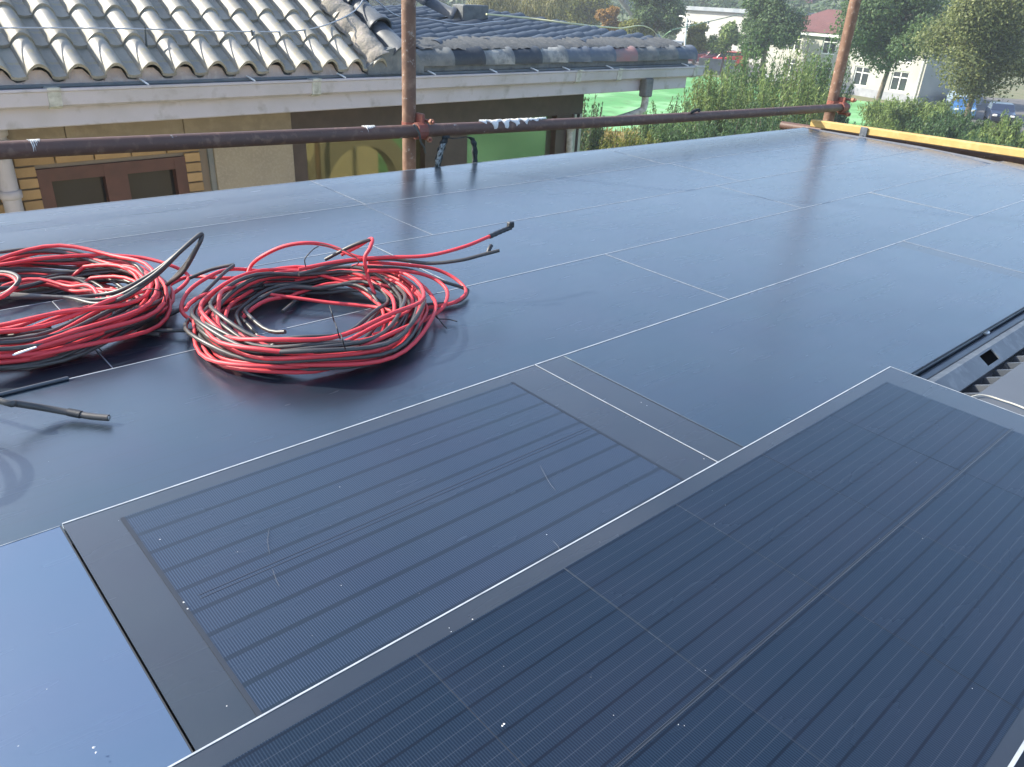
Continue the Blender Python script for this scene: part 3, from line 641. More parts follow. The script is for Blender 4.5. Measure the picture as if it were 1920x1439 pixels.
for i in range(n + 1):
    s = .02 + 2.2 * i / n; j = lambda a: random.uniform(-a, a)
    xl = 3.42 + j(.022) + .02 * math.sin(i * .9); c = V0 + vd * s
    f_ = lambda dx_, h_: E0 + Vector((xl + dx_, 0, 0)) + sd * s + sn * (h_ + j(.006))
    vs += [f_(0, .03), f_(.02, .085), f_(.07, .122), f_(.13, .132), c + Vector((-.078 + j(.006), 0, .0 + j(.006))), c + Vector((-.05, 0, -.03))]
for i in range(n):
    for k in range(5): a = i * 6 + k; fs.append((a, a + 1, a + 7, a + 6))
part('verge_mortar', mb.add(vs, fs, True), m_lime, roofL)
vs = [(3.40, YE + .003, .045), (3.92, YE + .003, .045), (3.92, YE + .0, .10), (3.84, YE - .005, .20), (3.66, YE - .005, .235), (3.56, YE - .003, .215), (3.48, YE, .16), (3.40, YE + .0, .10)]
part('verge_end_mortar', MB().prism([(v[0], v[2]) for v in vs], 1, YE - .03, YE + .08), m_cem, roofL)

# ---- right-hand roof: low hipped wing with barrel tiles, cap tiles along its front edge
SL = .055
def rz_(y): return .235 + (y - 5.5) * SL
mb = MB(); mb.add([(3.8, 5.48, .05), (7.46, 5.48, .05), (7.46, 5.55, rz_(5.55) - .06), (7.40, 9.6, rz_(9.6) - .06), (3.8, 9.6, rz_(9.6) - .06), (3.8, 5.55, rz_(5.55) - .06), (7.46, 9.6, -.16), (3.8, 9.6, -.16)], [(0, 1, 2, 5), (5, 2, 3, 4), (1, 6, 3, 2), (6, 7, 4, 3)])
roofR = part('roof_wing', mb, m_slate, nh)
HB = math.radians(27); bd = Vector((math.cos(HB), math.sin(HB), SL * math.sin(HB))); bp_ = Vector((-math.sin(HB), math.cos(HB), SL * math.cos(HB)))
bar = cap_mesh(.36, .070, .078, .0, 'barrel_tile', .012); bar.materials.append(m_tile_d)
cnt = 0
for i in range(-16, 22):
    for k in range(-4, 18):
        p = Vector((5.0, 6.0, rz_(6.0))) + bp_ * (i * .195) + bd * (k * .31 + random.uniform(-.01, .01))
        if 3.98 < p.x < 7.18 and 5.57 < p.y < 8.6 and cnt < 290:
            cnt += 1; p.z = rz_(p.y) - .018 + random.uniform(-.006, .006)
            o = link('barrel_tile', bar, None, roofR, p, (random.uniform(-.01, .03) + .035, 0, HB - math.pi / 2 + random.uniform(-.03, .03))); o.scale = (1, 1, .72)
cap2 = cap_mesh(.35, .108, .098, .006, 'eave_cap', .014)
caps_m = [m_cem, m_tile_d, mat('patched_cap', (.13, .145, .155), .8, var=[(6., .48, .56, (.27, .28, .27)), (22., .5, .7, (.18, .19, .19))], bump=(30., .5, .006)), m_tile_d, mat('patched_cap', (.2, .2, .2)), mat('dark_cap', (.09, .11, .14), .7, var=(7., .5, .8, (.2, .22, .23)), bump=(40., .3, .004)), mat('dark_cap', (.1, .1, .1)),
          mat('pink_cap', (.25, .15, .15), .85, var=(9., .4, .7, (.20, .17, .17)), bump=(40., .3, .004)), m_cem, m_cem, mat('dark_cap', (.1, .1, .1))]
for k in range(11):
    x = 7.52 - (10 - k) * .330
    me = cap2.copy(); me.materials.clear(); me.materials.append(caps_m[k])
    link('eave_cap', me, None, roofR, (x, 5.47 + random.uniform(-.004, .004), .118 + random.uniform(-.004, .004)), (random.uniform(-.015, .015), 0, math.pi / 2 + random.uniform(-.02, .02)))
mb = MB(); n = 120; vs = []; fs = []
for i in range(n + 1):
    x = 3.92 + 3.45 * i / n; j = lambda a: random.uniform(-a, a)
    vs += [(x, 5.425 + j(.010), .214 + j(.010)), (x, 5.46, .232 + j(.004)), (x, 5.60 + j(.01), .272 + j(.008)), (x, 5.76 + j(.03), .285 + j(.01))]
for i in range(n):
    for k in range(3): a = i * 4 + k; fs.append((a, a + 1, a + 5, a + 4))
part('cap_mortar', mb.add(vs, fs, True), mat('cap_mortar_grey', (.085, .09, .09), .95, var=[(12., .4, .7, (.06, .065, .068)), (40., .5, .7, (.12, .122, .118))], bump=(40., .6, .006)), roofR)
part('cap_bed', MB().bbox(3.94, 7.42, 5.395, 5.47, .049, .125, .006), m_cem, roofR)
# concrete block and ridge caps at the top of the wing
blk = on_y(884, 44, 7.3); part('concrete_block', MB().bbox(blk.x - .19, blk.x + .17, 7.2, 7.4, blk.z - .02, blk.z + .155, .012), m_cem, roofR)
rc = [on_y(788, -6, 7.6), on_y(852, 28, 7.35)]
dd = (rc[0] - rc[1]); 
for k in range(3):
    p = rc[1] + dd.normalized() * (.33 * k) - Vector((0, 0, .06)); link('ridge_cap', vme, None, roofR, p, (math.atan2(dd.z, math.hypot(dd.x, dd.y)), 0, math.atan2(-dd.x, dd.y)))
# lightning wire on small stands, and the pale cable over the wing
m_alu = mat('aluminium_wire', (.42, .44, .46), .45, .7)
lw = [on_y(-60, 53, 5.62), on_y(120, 53, 5.62), on_y(272, 55, 5.62), on_y(472, 60, 5.63), on_y(560, 58, 5.66), on_y(620, 44, 5.7), on_y(668, 18, 5.8), on_y(690, -20, 5.9)]
t = thing('lightning_wire', 'thin grey lightning wire on short stands above the barrel tiles', 'wire', lw[0]); part('wire', MB().tube(spline(lw, 8), .0055, 6), m_alu, t)
for (px, y0_, y1_) in ((272, 55, 88), (472, 60, 86)):
    a, b = on_y(px, y0_, 5.62), on_y(px + 3, y1_, 5.62); part('stand', MB().tube([a + Vector((0, 0, .012)), b], .006, 6), m_wire, t)
cw = [on_y(600, -60, 7.0), on_y(700, -2, 6.6), on_y(745, 30, 6.5), on_y(800, 36, 6.5), on_y(870, 47, 6.4), on_y(920, 42, 6.4), on_y(945, 40, 6.4)]
t = thing('loose_wire', 'thin loose wire lying across the dark barrel tiles', 'wire', cw[0]); part('wire', MB().tube(spline(cw, 8), .006, 6), m_alu, t)
cw = [at_dist(912, 27, 9), at_dist(985, 34, 9.5), at_dist(1100, 48, 10), at_dist(1160, 53, 14), at_dist(1225, 58, 30), pb + Vector((0, 0, .5))]
t = thing('service_cable', 'pale yellow service cable sagging from the concrete block to the leaning pole', 'cable', cw[0]); part('cable', MB().tube(spline(cw, 10), .011, 6), mat('pale_cable', (.62, .60, .36), .6), t)
cw = [pb + Vector((0, 0, .4)), at_dist(1255, 60, 70), at_dist(1290, 50, 85), at_dist(1420, 20, 110)]
t = thing('overhead_cable', 'thin overhead cable rising right from the leaning pole', 'cable', cw[0]); part('cable', MB().tube(spline(cw, 8), .05, 5), mat('green_cable', (.12, .2, .12), .6), t)

# ------------------------------------------------------------------ the house under the panels
m_cream = mat('cream_render', (.58, .50, .34), .85, var=(1.5, .4, .7, (.50, .43, .30)), bump=(20., .2, .01))
oh = thing('panel_house', 'house carrying the flat roof of solar panels in the foreground', 'house', (2, 0, GZ))
mb = MB(); mb.box(-3.2, 4.55, -3.0, 2.40, GZ, -.16); part('wall', mb, m_cream, oh)
mb = MB(); mb.box(-3.3, 4.66, -3.1, 2.455, -.158, -.075); part('roof_deck', mb, mat('roof_membrane', (.10, .10, .11), .8, var=(4., .4, .6, (.14, .14, .14))), oh)
mb = MB(); mb.box(4.56, 8.2, -.8, 1.9, GZ, -2.6); mb.box(4.56, 8.2, -.8, -.6, -2.598, -.85); part('porch', mb, m_cream, oh)
ar = MB()
for k in range(14):
    a0, a1 = math.pi * k / 14, math.pi * (k + 1) / 14; cx, cz = 6.3, -2.05
    P = lambda a, r: (cx + r * math.cos(a), cz + r * math.sin(a))
    ar.prism([P(a0, .62), P(a0, .85), P(a1, .85), P(a1, .62)], 1, 1.7, 1.95)
part('porch_arch', ar, m_stone2, oh)
for x in (4.75, 5.1, 7.5, 7.9):
    part('porch_column', MB().tube([(x, 1.8, -2.6), (x, 1.8, -2.5), (x, 1.8, -2.48), (x, 1.8, -1.2), (x, 1.8, -1.15), (x, 1.8, -1.0)], [.13, .13, .09, .08, .12, .12], 12), m_stone2, oh)
part('porch_beam', MB().bbox(4.58, 8.1, 1.65, 1.98, -1.0, -.80, .02), m_stone2, oh)

# ------------------------------------------------------------------ solar panels, laid like shingles: the nearer row laps over the farther one
CELL = .359 * H
DK = (.004, .005, .009); LT = (.16, .18, .22)
m_back = panel_mat('panel_glass', (.005, .012, .024), .012, .19, [(1, .0410, .0022, DK, .5, 0)], 1.0, 1.62)
m_margin = panel_mat('panel_margin', (.012, .014, .019), .016, .19)
m_cell = panel_mat('solar_cell', (.003, .007, .017), .004, .15, [(0, .0028, .0011, (.018, .030, .050), .7, 0), (1, .0410, .0030, (.002, .003, .008), .85, .0205), (1, .0410, .0008, LT, .12, .007), (1, .0410, .0008, LT, .12, .034)], .34, 1.36)
m_strip = panel_mat('solar_strip', (.006, .012, .028), .008, .16, [(0, .0028, .0011, (.040, .056, .085), .75, 0), (1, .0410, .0065, (.003, .005, .009), .7, .0032)], .5, 1.42)
m_edge = mat('ground_glass_edge', (.36, .39, .42), .5, var=(30., .45, .7, (.22, .24, .26)))
m_edge_far = mat('far_glass_edge', (.32, .35, .38), .5, var=(12., .4, .7, (.20, .225, .25)))
m_edge_d = mat('panel_side', (.02, .022, .025), .5)
ROWS = dict(A=(.840, .786), B=(1.525, .738), C=(2.205, .738), D=(2.852, .706), E=(3.500, .706), F=(4.135, .706))
DROP = .0085; TH = .006
cell_me = MB().bbox(-CELL / 2 + .0005, CELL / 2 - .0005, -CELL / 2 + .0006, CELL / 2 - .0006, 0, .0002, .00008).mesh('cell'); cell_me.materials.append(m_cell)
m_sheen_tint = panel_mat('sheen_tinted_glass', (.040, .072, .135), .01, .2)  # lighter blue base colour paints in the sun and sky sheen at lower left
def panel(row, x0, x1, label, cells=None, tint=False, tilt=(0, 0), left_edge=True, margin=True, dz=0.0, edge_k=1.0):
    yf, wd = ROWS[row]; yf *= H; wd *= H; x0 *= H; x1 = x1 * H + .0025; Lx = x1 - x0
    ang = math.asin(DROP / wd)
    root = thing('solar_panel', label, 'solar panel', (x0, yf - wd, -DROP + dz), (ang + tilt[0], tilt[1], 0), 'overlapping solar panels')
    def loc(nm, mb, m): return link(nm, mb.mesh(nm), m, root, world=False)
    g = loc('glass', MB().box(0, Lx, 0, wd, -TH, 0), m_margin if cells else m_sheen_tint if tint else m_back)
    e = MB(); ew = (.0019 if row == 'A' else .0022 if row == 'B' else .0023) * edge_k
    e.box(0, Lx, wd, wd + ew, -TH, .0007)
    loc('far_edge', e, m_edge if row in 'AB' else m_edge_far)
    if left_edge: loc('left_edge', MB().box(-.0016, -.0002, .0, wd + ew, -.003, .0004), m_edge)
    loc('right_edge', MB().box(Lx + .0002, Lx + .0014, 0, wd + ew, -TH, .0002), m_edge_d if row != 'A' else m_edge)
    if row == 'A': loc('near_edge', MB().box(0, Lx, -.004, -.0003, -TH, .0012), m_edge)
    if cells == 'grid':
        n = int((Lx - .04 * H) / CELL); xr = Lx - .125 * H
        ym = (.4375 * H if row == 'A' else .0) ; ym = ym - (yf - wd) if row == 'A' else wd - .362 * H
        for i in range(n):
            for s in (-1, 1):
                c = link('cell', cell_me, None, root, (xr - (i + .5) * CELL, ym + s * (CELL / 2 + .0012), .0001), (random.uniform(-.0012, .0012), random.uniform(-.0012, .0012), 0), world=False)
        for s in (-1, 1): loc('ribbon', MB().box(.06 * H, xr + .01, ym + s * .0013 - .0002, ym + s * .0013 + .0002, .0006, .0008), m_edge_r)
    if cells == 'sheet':
        loc('cell_sheet', MB().bbox(.118 * H, Lx - .118 * H, .0005, wd - .003, .0001, .0006, .0002), m_back)
        loc('end_ribbon', MB().box(.114 * H, .118 * H, .02, wd - .040 * H, .0001, .0005), m_edge_dk)
        
    if cells == 'strip':
        fx0, fx1 = .314 * H - x0, 1.402 * H - x0; fy0, fy1 = .835 * H - (yf - wd), 1.478 * H - (yf - wd)
        c = MB().bbox(fx0, fx1, fy0, fy1, .0001, .0006, .0002); loc('cell_sheet', c, m_strip)
        for x in (fx0 - .001, fx1 - .004): loc('end_ribbon', MB().box(x, x + .005, fy0, fy1, .0007, .0009), m_edge_dk)
        ym = 1.160 * H - (yf - wd)
        for s in (-1, 1): loc('ribbon', MB().box(fx0 + .02, fx1 - .01, ym + s * .003 - .0003, ym + s * .003 + .0003, .0008, .001), m_edge_r)
    return root
m_edge_r = mat('cell_ribbon', (.045, .055, .075), .45, spec=.5)
m_edge_dk = mat('cell_end_line', (.018, .026, .040), .6, spec=.3)
panel('A', -.203, 2.485, 'nearest solar panel with a visible grid of cells, in the foreground', 'grid')
hp = panel('B', .217, 1.531, 'half length solar panel with dark stripes framed by a grey margin', 'strip', left_edge=False)
panel('B', -2.40, .207, 'plain blue solar panel at the lower left corner of the picture', tint=True, tilt=(-.003, 0), left_edge=False, edge_k=.3)
panel('B', 1.541, 4.155, 'solar panel directly right of the striped half length panel', 'sheet')
panel('B', 4.165, 6.770, 'solar panel at the right edge beyond the open cable channel')
panel('B', 6.780, 7.700, 'short solar panel end piece in the second row from the front', edge_k=.6)
panel('C', -2.60, .000, 'solar panel at the left edge under the lone black cable')
panel('C', .010, 2.610, 'long solar panel between the cable coils and the striped panel')
panel('C', 2.620, 5.215, 'solar panel beginning at the bright seam right of the right coil')
panel('C', 5.225, 7.730, 'last solar panel of the third row toward the timber beam', tilt=(.002, 0))
panel('D', -2.10, .525, 'solar panel under the left cable coil')
panel('D', .535, 1.798, 'short solar panel under the right cable coil')
panel('D', 1.810, 4.405, 'solar panel beyond the two raised cable ends')
panel('D', 4.415, 6.990, 'solar panel right of centre in the fourth row from the front')
panel('D', 7.000, 7.760, 'short solar panel end piece in the fourth row from the front', edge_k=.6)
panel('E', -.450, 2.155, 'solar panel behind the cable coils, second row from the far edge', tilt=(.002, 0))
panel('E', 2.165, 4.755, 'solar panel in the middle of the second row from the far edge')
panel('E', 4.765, 7.350, 'solar panel in the second row from the far edge near the leaning post')
panel('E', 7.360, 7.790, 'short solar panel end piece in the second row from the far edge', edge_k=.6)
panel('F', -.400, 2.200, 'solar panel at the far edge below the brown window')
panel('F', 2.210, 4.755, 'solar panel at the far edge at the foot of the upright scaffold post')
panel('F', 4.765, 7.360, 'solar panel at the far edge below the scaffold rail clamp')
panel('F', 7.370, 7.820, 'short solar panel end piece at the far corner of the roof', edge_k=.6)
# scratches in the striped panel
m_scr = mat('chalky_scratch', (.07, .08, .10), .8)
for pts in ([(505, 990), (502, 1015), (506, 1040)], [(510, 1065), (518, 1088), (524, 1100)], [(1012, 872), (1030, 905), (1042, 920)], [(1036, 1014), (1046, 1024), (1051, 1036)]):
    P = [on_z(x, y, -.0012) for x, y in pts]; link('scratch', MB().tube(spline(P, 4), [.0001] + [.0003] * 7 + [.0001], 4).mesh('scratch'), m_scr, hp)
# edge flashing along the right side of the roof and thin drip at the far side
m_flash = mat('zinc_flashing', (.17, .175, .185), .5, .3, var=[(3., .4, .7, (.13, .135, .145)), (30., .5, .7, (.20, .19, .18))])
fl = MB(); o1 = [(4.690, 2.490), (4.682, 2.1), (4.672, 1.78), (4.60, 1.45), (4.45, 1.17), (4.40, .6)]; o0 = [(x - .022, y) for x, y in o1]
vs = [(x, y, -.006) for x, y in o0] + [(x, y, .003) for x, y in o1] + [(x + .004, y, -.07) for x, y in o1]; n = len(o1)
fl.add(vs, [(i, i + 1, n + i + 1, n + i) for i in range(n - 1)] + [(n + i, n + i + 1, 2 * n + i + 1, 2 * n + i) for i in range(n - 1)])
part('edge_flashing', fl, m_flash, oh)
part('far_drip_edge', MB().box(-3, 4.66, 2.4885, 2.494, -.07, -.004), m_flash, oh)

# ------------------------------------------------------------------ open cable channel at the right
ch = thing('cable_channel', 'open galvanised cable channel with slots at the right edge of the roof', 'cable channel', (1.9, .43, -.07))
m_galv = mat('galvanised_steel', (.14, .16, .18), .5, .5, var=[(10., .4, .7, (.11, .125, .145)), (45., .5, .7, (.18, .20, .22))])
m_rub = mat('rubber_grey', (.07, .08, .095), .38, var=(12., .45, .7, (.10, .11, .125)))
part('rubber_pipe', MB().tube([(1.35, .487, -.032), (2.0, .486, -.030), (2.8, .487, -.030)], .0105, 12), m_rub, ch)
part('rubber_pipe', MB().tube([(1.35, .462, -.033), (2.0, .463, -.032), (2.8, .462, -.031)], .0115, 12), m_rub, ch)
st = MB(); hx0, hx1 = 1.775, 1.845
for (a, b) in ((1.35, hx0), (hx1, 2.9)):
    st.prism([(.450, -.040), (.449, -.022), (.436, -.021), (.402, -.043), (.402, -.047), (.434, -.026)], 0, a, b)
st.prism([(.450, -.040), (.449, -.022), (.436, -.021), (.432, -.0235), (.434, -.026)], 0, hx0, hx1); st.prism([(.410, -.038), (.402, -.043), (.402, -.047), (.410, -.042)], 0, hx0, hx1)
part('steel_profile', st, m_galv, ch)
part('clip', MB().bbox(1.93, 1.944, .468, .482, -.026, -.018, .002), m_frame_w, ch)
rb_ = MB(); x = 1.36
while x < 2.9:
    rib = MB().prism([(.368, -.085), (.401, -.085), (.401, -.050), (.368, -.036)], 0, x, x + .006); part('rib', rib, m_rub, ch); x += .062
part('channel_floor', MB().box(1.35, 2.9, .368, .452, -.0885, -.0855), m_rub, ch)
gs = MB(); gs.prism([(-.6, -.034), (.366, -.030), (.368, -.034), (.368, -.060), (.364, -.060), (.364, -.036), (-.6, -.040)], 0, 1.25, 3.0)
tag(link('cover_sheet', gs.mesh('cover_sheet'), mat('painted_sheet', (.09, .10, .115), .5, .1, var=(3., .4, .7, (.075, .085, .10)))), 'plain grey metal cover sheet beside the slotted cable channel', 'metal sheet')
wc = [Vector((1.44, .375, -.026)), on_z(1832, 742, -.026), on_z(1885, 753, -.026), on_z(1930, 770, -.025), on_z(1990, 800, -.025)]
tag(link('cream_string', MB().tube(spline(wc, 6), .0018, 8).mesh('cream_string'), mat('cream_cord', (.40, .39, .34), .6)), 'thin cream cord lying on the grey cover sheet', 'cord')

# ------------------------------------------------------------------ scaffold
m_pipe = mat('painted_brown_pipe', (.092, .052, .040), .55, spec=.45, var=[(5., .42, .62, (.115, .06, .043)), (30., .55, .68, (.17, .10, .07))], spots=(22., .66, .68, (.34, .33, .31)), bump=(60., .3, .002))
m_rust = mat('rusty_post', (.19, .105, .066), .8, var=[(7., .4, .65, (.12, .068, .048)), (25., .48, .7, (.27, .17, .115))], spots=(50., .60, .64, (.30, .25, .21)), bump=(50., .4, .003))
m_rustred = mat('red_oxide', (.24, .065, .045), .6, var=(20., .4, .65, (.14, .055, .04)), bump=(60., .5, .004))
m_plast = mat('white_plaster', (.66, .65, .62), .95, bump=(50., .8, .006))
PR = .0243
pp = [(-1.2, 2.52, .186), (.43, 2.52, .1605), (1.79, 2.52, .135), (3.2, 2.52, .112), (5.28, 2.522, .0935)]
rail = thing('scaffold_rail', 'dark brown steel scaffold rail running along the far edge of the panels', 'scaffold pipe', pp[0])
part('pipe', MB().tube(spline(pp, 6), PR, 20), m_pipe, rail)
def railz(x):
    for a, b in zip(pp, pp[1:]):
        if a[0] <= x <= b[0]: return a[2] + (b[2] - a[2]) * (x - a[0]) / (b[0] - a[0])
# plaster runs on the pipe: a ragged crust that follows the pipe's surface
def crust(x0, x1, amp, seed, drop):
    r = random.Random(seed); mb = MB(); n = 64; m_ = 9; vs = []
    prof = [0.0] * (n + 1)
    for i in range(n + 1):
        t = i / n; b = max(0, .25 + drop * (1 - t) * (.5 + .5 * math.sin(t * 40 + r.random())) ** 2 * (1.2 if t < .3 else .9) + r.uniform(-.12, .12))
        prof[i] = min(1.0, b) * min(1, 8 * t + .1) * min(1, 8 * (1 - t) + .1)
    for i in range(n + 1):
        x = x0 + (x1 - x0) * i / n
        for k in range(m_):
            a = math.radians(60) - math.radians(20) + 0; tt = k / (m_ - 1)
            an = math.radians(70) + (math.radians(110) * prof[i] + .15) * tt   # from the back over the top, down the front (towards -Y)
            rr = PR + .0004 + amp * (math.sin(math.pi * min(1, tt * 1.02)) ** .6) * (.5 + r.random() * .8)
            vs.append((x + r.uniform(-.001, .001), 2.52 + math.cos(an) * rr, railz(x) + math.sin(an) * rr))
    fs = [(i * m_ + k, i * m_ + k + 1, (i + 1) * m_ + k + 1, (i + 1) * m_ + k) for i in range(n) for k in range(m_ - 1)]
    return mb.add(vs, fs, True)
part('plaster_splash', crust(on_y(908, 235, 2.49).x, on_y(1034, 230, 2.49).x, .006, 3, 1.35), m_plast, rail)
part('plaster_splash', crust(on_y(688, 238, 2.49).x, on_y(712, 238, 2.49).x, .0025, 5, .5), m_plast, rail)
part('plaster_splash', crust(on_y(60, 285, 2.49).x, on_y(85, 285, 2.49).x, .0012, 8, 1.2), m_plast, rail)
post = thing('scaffold_post', 'rusty upright scaffold post standing behind the rail', 'scaffold pipe', (1.808, 2.575, -3))
part('pipe', MB().tube([(1.812, 2.575, -3.0), (1.808, 2.575, 0), (1.806, 2.575, 2.6)], .0265, 20), m_rust, post)
post2 = thing('leaning_scaffold_post', 'rusty scaffold post at the far corner that seems to lean right', 'scaffold pipe', (5.20, 2.585, -3))
part('pipe', MB().tube([(5.20, 2.59, -3.0), (5.20, 2.59, 0), (5.21, 2.59, 3.0)], .035, 20), m_rust, post2)
def coupler(label, c, s=1.0):
    t = thing('scaffold_coupler', label, 'scaffold clamp', c, group='scaffold couplers'); x, y, z = c
    def arc(axis, cx, cy, cz, r, a0, a1, wdt):
        mb = MB(); n = 14
        for i in range(n):
            a, b = a0 + (a1 - a0) * i / n, a0 + (a1 - a0) * (i + 1) / n
            P = lambda an, q: (q * math.cos(an), q * math.sin(an))
            p = [P(a, r), P(a, r + .006 * s), P(b, r + .006 * s), P(b, r)]
            if axis == 0: mb.prism([(cy + u, cz + v) for u, v in p], 0, cx - wdt, cx + wdt)
            else: mb.prism([(cx + u, cy + v) for u, v in p], 2, cz - wdt, cz + wdt)
        return mb
    part('strap', arc(0, x + .005, 2.52, z, PR + .0006, 0, 2 * math.pi, .021 * s), m_rustred, t)
    part('strap', arc(2, x - .002, y + .055, z + .005, .0272 if s == 1 else .036, 0, 2 * math.pi, .022 * s), m_rustred, t)
    for (bx, bz, ln) in ((.034 * s, .036 * s, .05 * s), (.03 * s, -.03 * s, .04 * s)):
        b = part('bolt', MB().tube([(x + bx, y + .03, z + bz), (x + bx, y - ln, z + bz)], .0055 * s, 8), m_rustred, t)
        part('nut', MB().tube([(x + bx, y - ln * .55, z + bz), (x + bx, y - ln * .8, z + bz)], .0115 * s, 6, smooth=False), mat('rust_nut', (.36, .16, .09), .7, bump=(60., .4, .003)), b)
    part('lug', MB().bbox(x + .008, x + .022, y - .012, y + .04, z + .022, z + .062, .004), m_rustred, t)
    return t
coupler('rust red coupler joining the upright post to the rail', (1.815, 2.52, railz(1.815)))
coupler('rust red coupler at the right end of the rail beside the leaning post', (5.20, 2.522, railz(5.2)), 1.35)
# black cloth strip looped over the rail
mb = MB(); xs_ = on_y(838, 262, 2.5).x; zt = railz(xs_)
def ribbon(pts, wd, th):
    P = spline(pts, 6); mb = MB(); vs = []
    for i, p in enumerate(P):
        q = wd * (1 + .25 * math.sin(i * 1.7)); vs += [p + Vector((-q, 0, 0)), p + Vector((q, 0, 0)), p + Vector((q, th, 0)), p + Vector((-q, th, 0))]
    n = len(P); fs = [(i * 4 + k, i * 4 + (k + 1) % 4, (i + 1) * 4 + (k + 1) % 4, (i + 1) * 4 + k) for i in range(n - 1) for k in range(4)] + [(3, 2, 1, 0), (4 * n - 4, 4 * n - 3, 4 * n - 2, 4 * n - 1)]
    return mb.add(vs, fs, True)
rag = thing('cloth_strip', 'black cloth strip hanging in a loop from the rail', 'cloth', (xs_, 2.49, 0))
m_rag = mat('black_cloth', (.018, .022, .024), .95, var=(60., .5, .7, (.06, .07, .07)), bump=(80., .8, .006))
part('left_tail', ribbon([(xs_ - .01, 2.487, zt - .018), (xs_ - .03, 2.483, zt - .05), (xs_ - .045, 2.487, zt - .10), (xs_ - .05, 2.50, zt - .20)], .014, .008), m_rag, rag)
part('frayed_tail', ribbon([(xs_ - .032, 2.478, zt - .045), (xs_ - .052, 2.476, zt - .09), (xs_ - .062, 2.482, zt - .14), (xs_ - .064, 2.50, zt - .20)], .010, .006), mat('frayed_grey', (.30, .32, .31), .95, var=(90., .45, .6, (.03, .035, .035)), bump=(90., .9, .008)), rag)
part('bow', ribbon([(xs_ - .025, 2.484, zt - .022), (xs_ + .03, 2.478, zt - .03), (xs_ + .09, 2.482, zt - .028), (xs_ + .125, 2.487, zt - .045), (xs_ + .14, 2.49, zt - .10), (xs_ + .15, 2.50, zt - .19)], .011, .008), m_rag, rag)
kz = railz(1.80)
tag(link('binding_wire', MB().tube(spline([(1.765, 2.485, kz + .03), (1.785, 2.478, kz + .0), (1.80, 2.488, kz - .035), (1.825, 2.50, kz - .06), (1.845, 2.52, kz - .085)], 6), .004, 6).mesh('binding_wire'), m_wire), 'black binding wire twisted below the coupler', 'wire')
kx = on_y(1308, 210, 2.5).x
tag(link('rail_knot', MB().tube(spline([(kx - .06, 2.50, railz(kx) + PR), (kx - .03, 2.50, railz(kx) + PR + .008), (kx, 2.50, railz(kx) + PR + .012), (kx + .03, 2.51, railz(kx) + PR + .004)], 5), [.003] + [.008] * 14 + [.004], 7).mesh('rail_knot'), m_rag), 'dark knot of cloth on top of the rail before the bushes', 'cloth')
# timber beam on a pipe along the right side
m_tim = mat('yellow_timber', (.52, .345, .12), .8, var=[(4., .4, .65, (.44, .29, .10)), (24., .5, .8, (.58, .42, .18))], bump=(30., .3, .004))
bA, bB = on_x(1524, 231, 4.80), on_x(1925, 289, 4.80)
bm_ = MB(); vs = []; 
def beam(mb, a, b, wx, wz):
    d_ = (b - a).normalized(); s_ = Vector((0, 0, 1)).cross(d_).normalized(); u_ = d_.cross(s_)
    vs = []
    for p in (a, b):
        for (i, k) in ((-1, -.8), (-.85, -1), (.85, -1), (1, -.8), (1, .8), (.85, 1), (-.85, 1), (-1, .8)): vs.append(p + s_ * wx * i + u_ * wz * k)
    return mb.add(vs, [tuple(range(7, -1, -1)), tuple(range(8, 16))] + [(k, (k + 1) % 8, (k + 1) % 8 + 8, k + 8) for k in range(8)])
bE = bA + (bB - bA) * 1.7
tag(link('timber_beam', beam(MB(), bA, bE, .028, .021).mesh('timber_beam'), m_tim), 'yellow squared timber beam along the right edge of the roof', 'beam')
off = Vector((.075, 0, -.052))
tag(link('scaffold_ledger', MB().tube([bA + off + Vector((0, .25, 0)), bE + off], .026, 16).mesh('scaffold_ledger'), m_pipe), 'brown scaffold pipe under the yellow timber beam', 'scaffold pipe')
bq = on_x(1621, 243, 4.77)
br = thing('beam_bracket', 'small galvanised bracket holding the timber beam to the roof edge', 'bracket', bq)
part('plate', MB().bbox(4.762, 4.770, bq.y - .022, bq.y + .022, bq.z - .065, bq.z + .012, .002), m_galv, br); part('foot', MB().bbox(4.66, 4.762, bq.y - .02, bq.y + .02, bq.z - .067, bq.z - .060, .002), m_galv, br)
part('bolt', MB().tube([(4.762, bq.y, bq.z - .04), (4.752, bq.y, bq.z - .04)], .008, 6, smooth=False), m_galv, br)

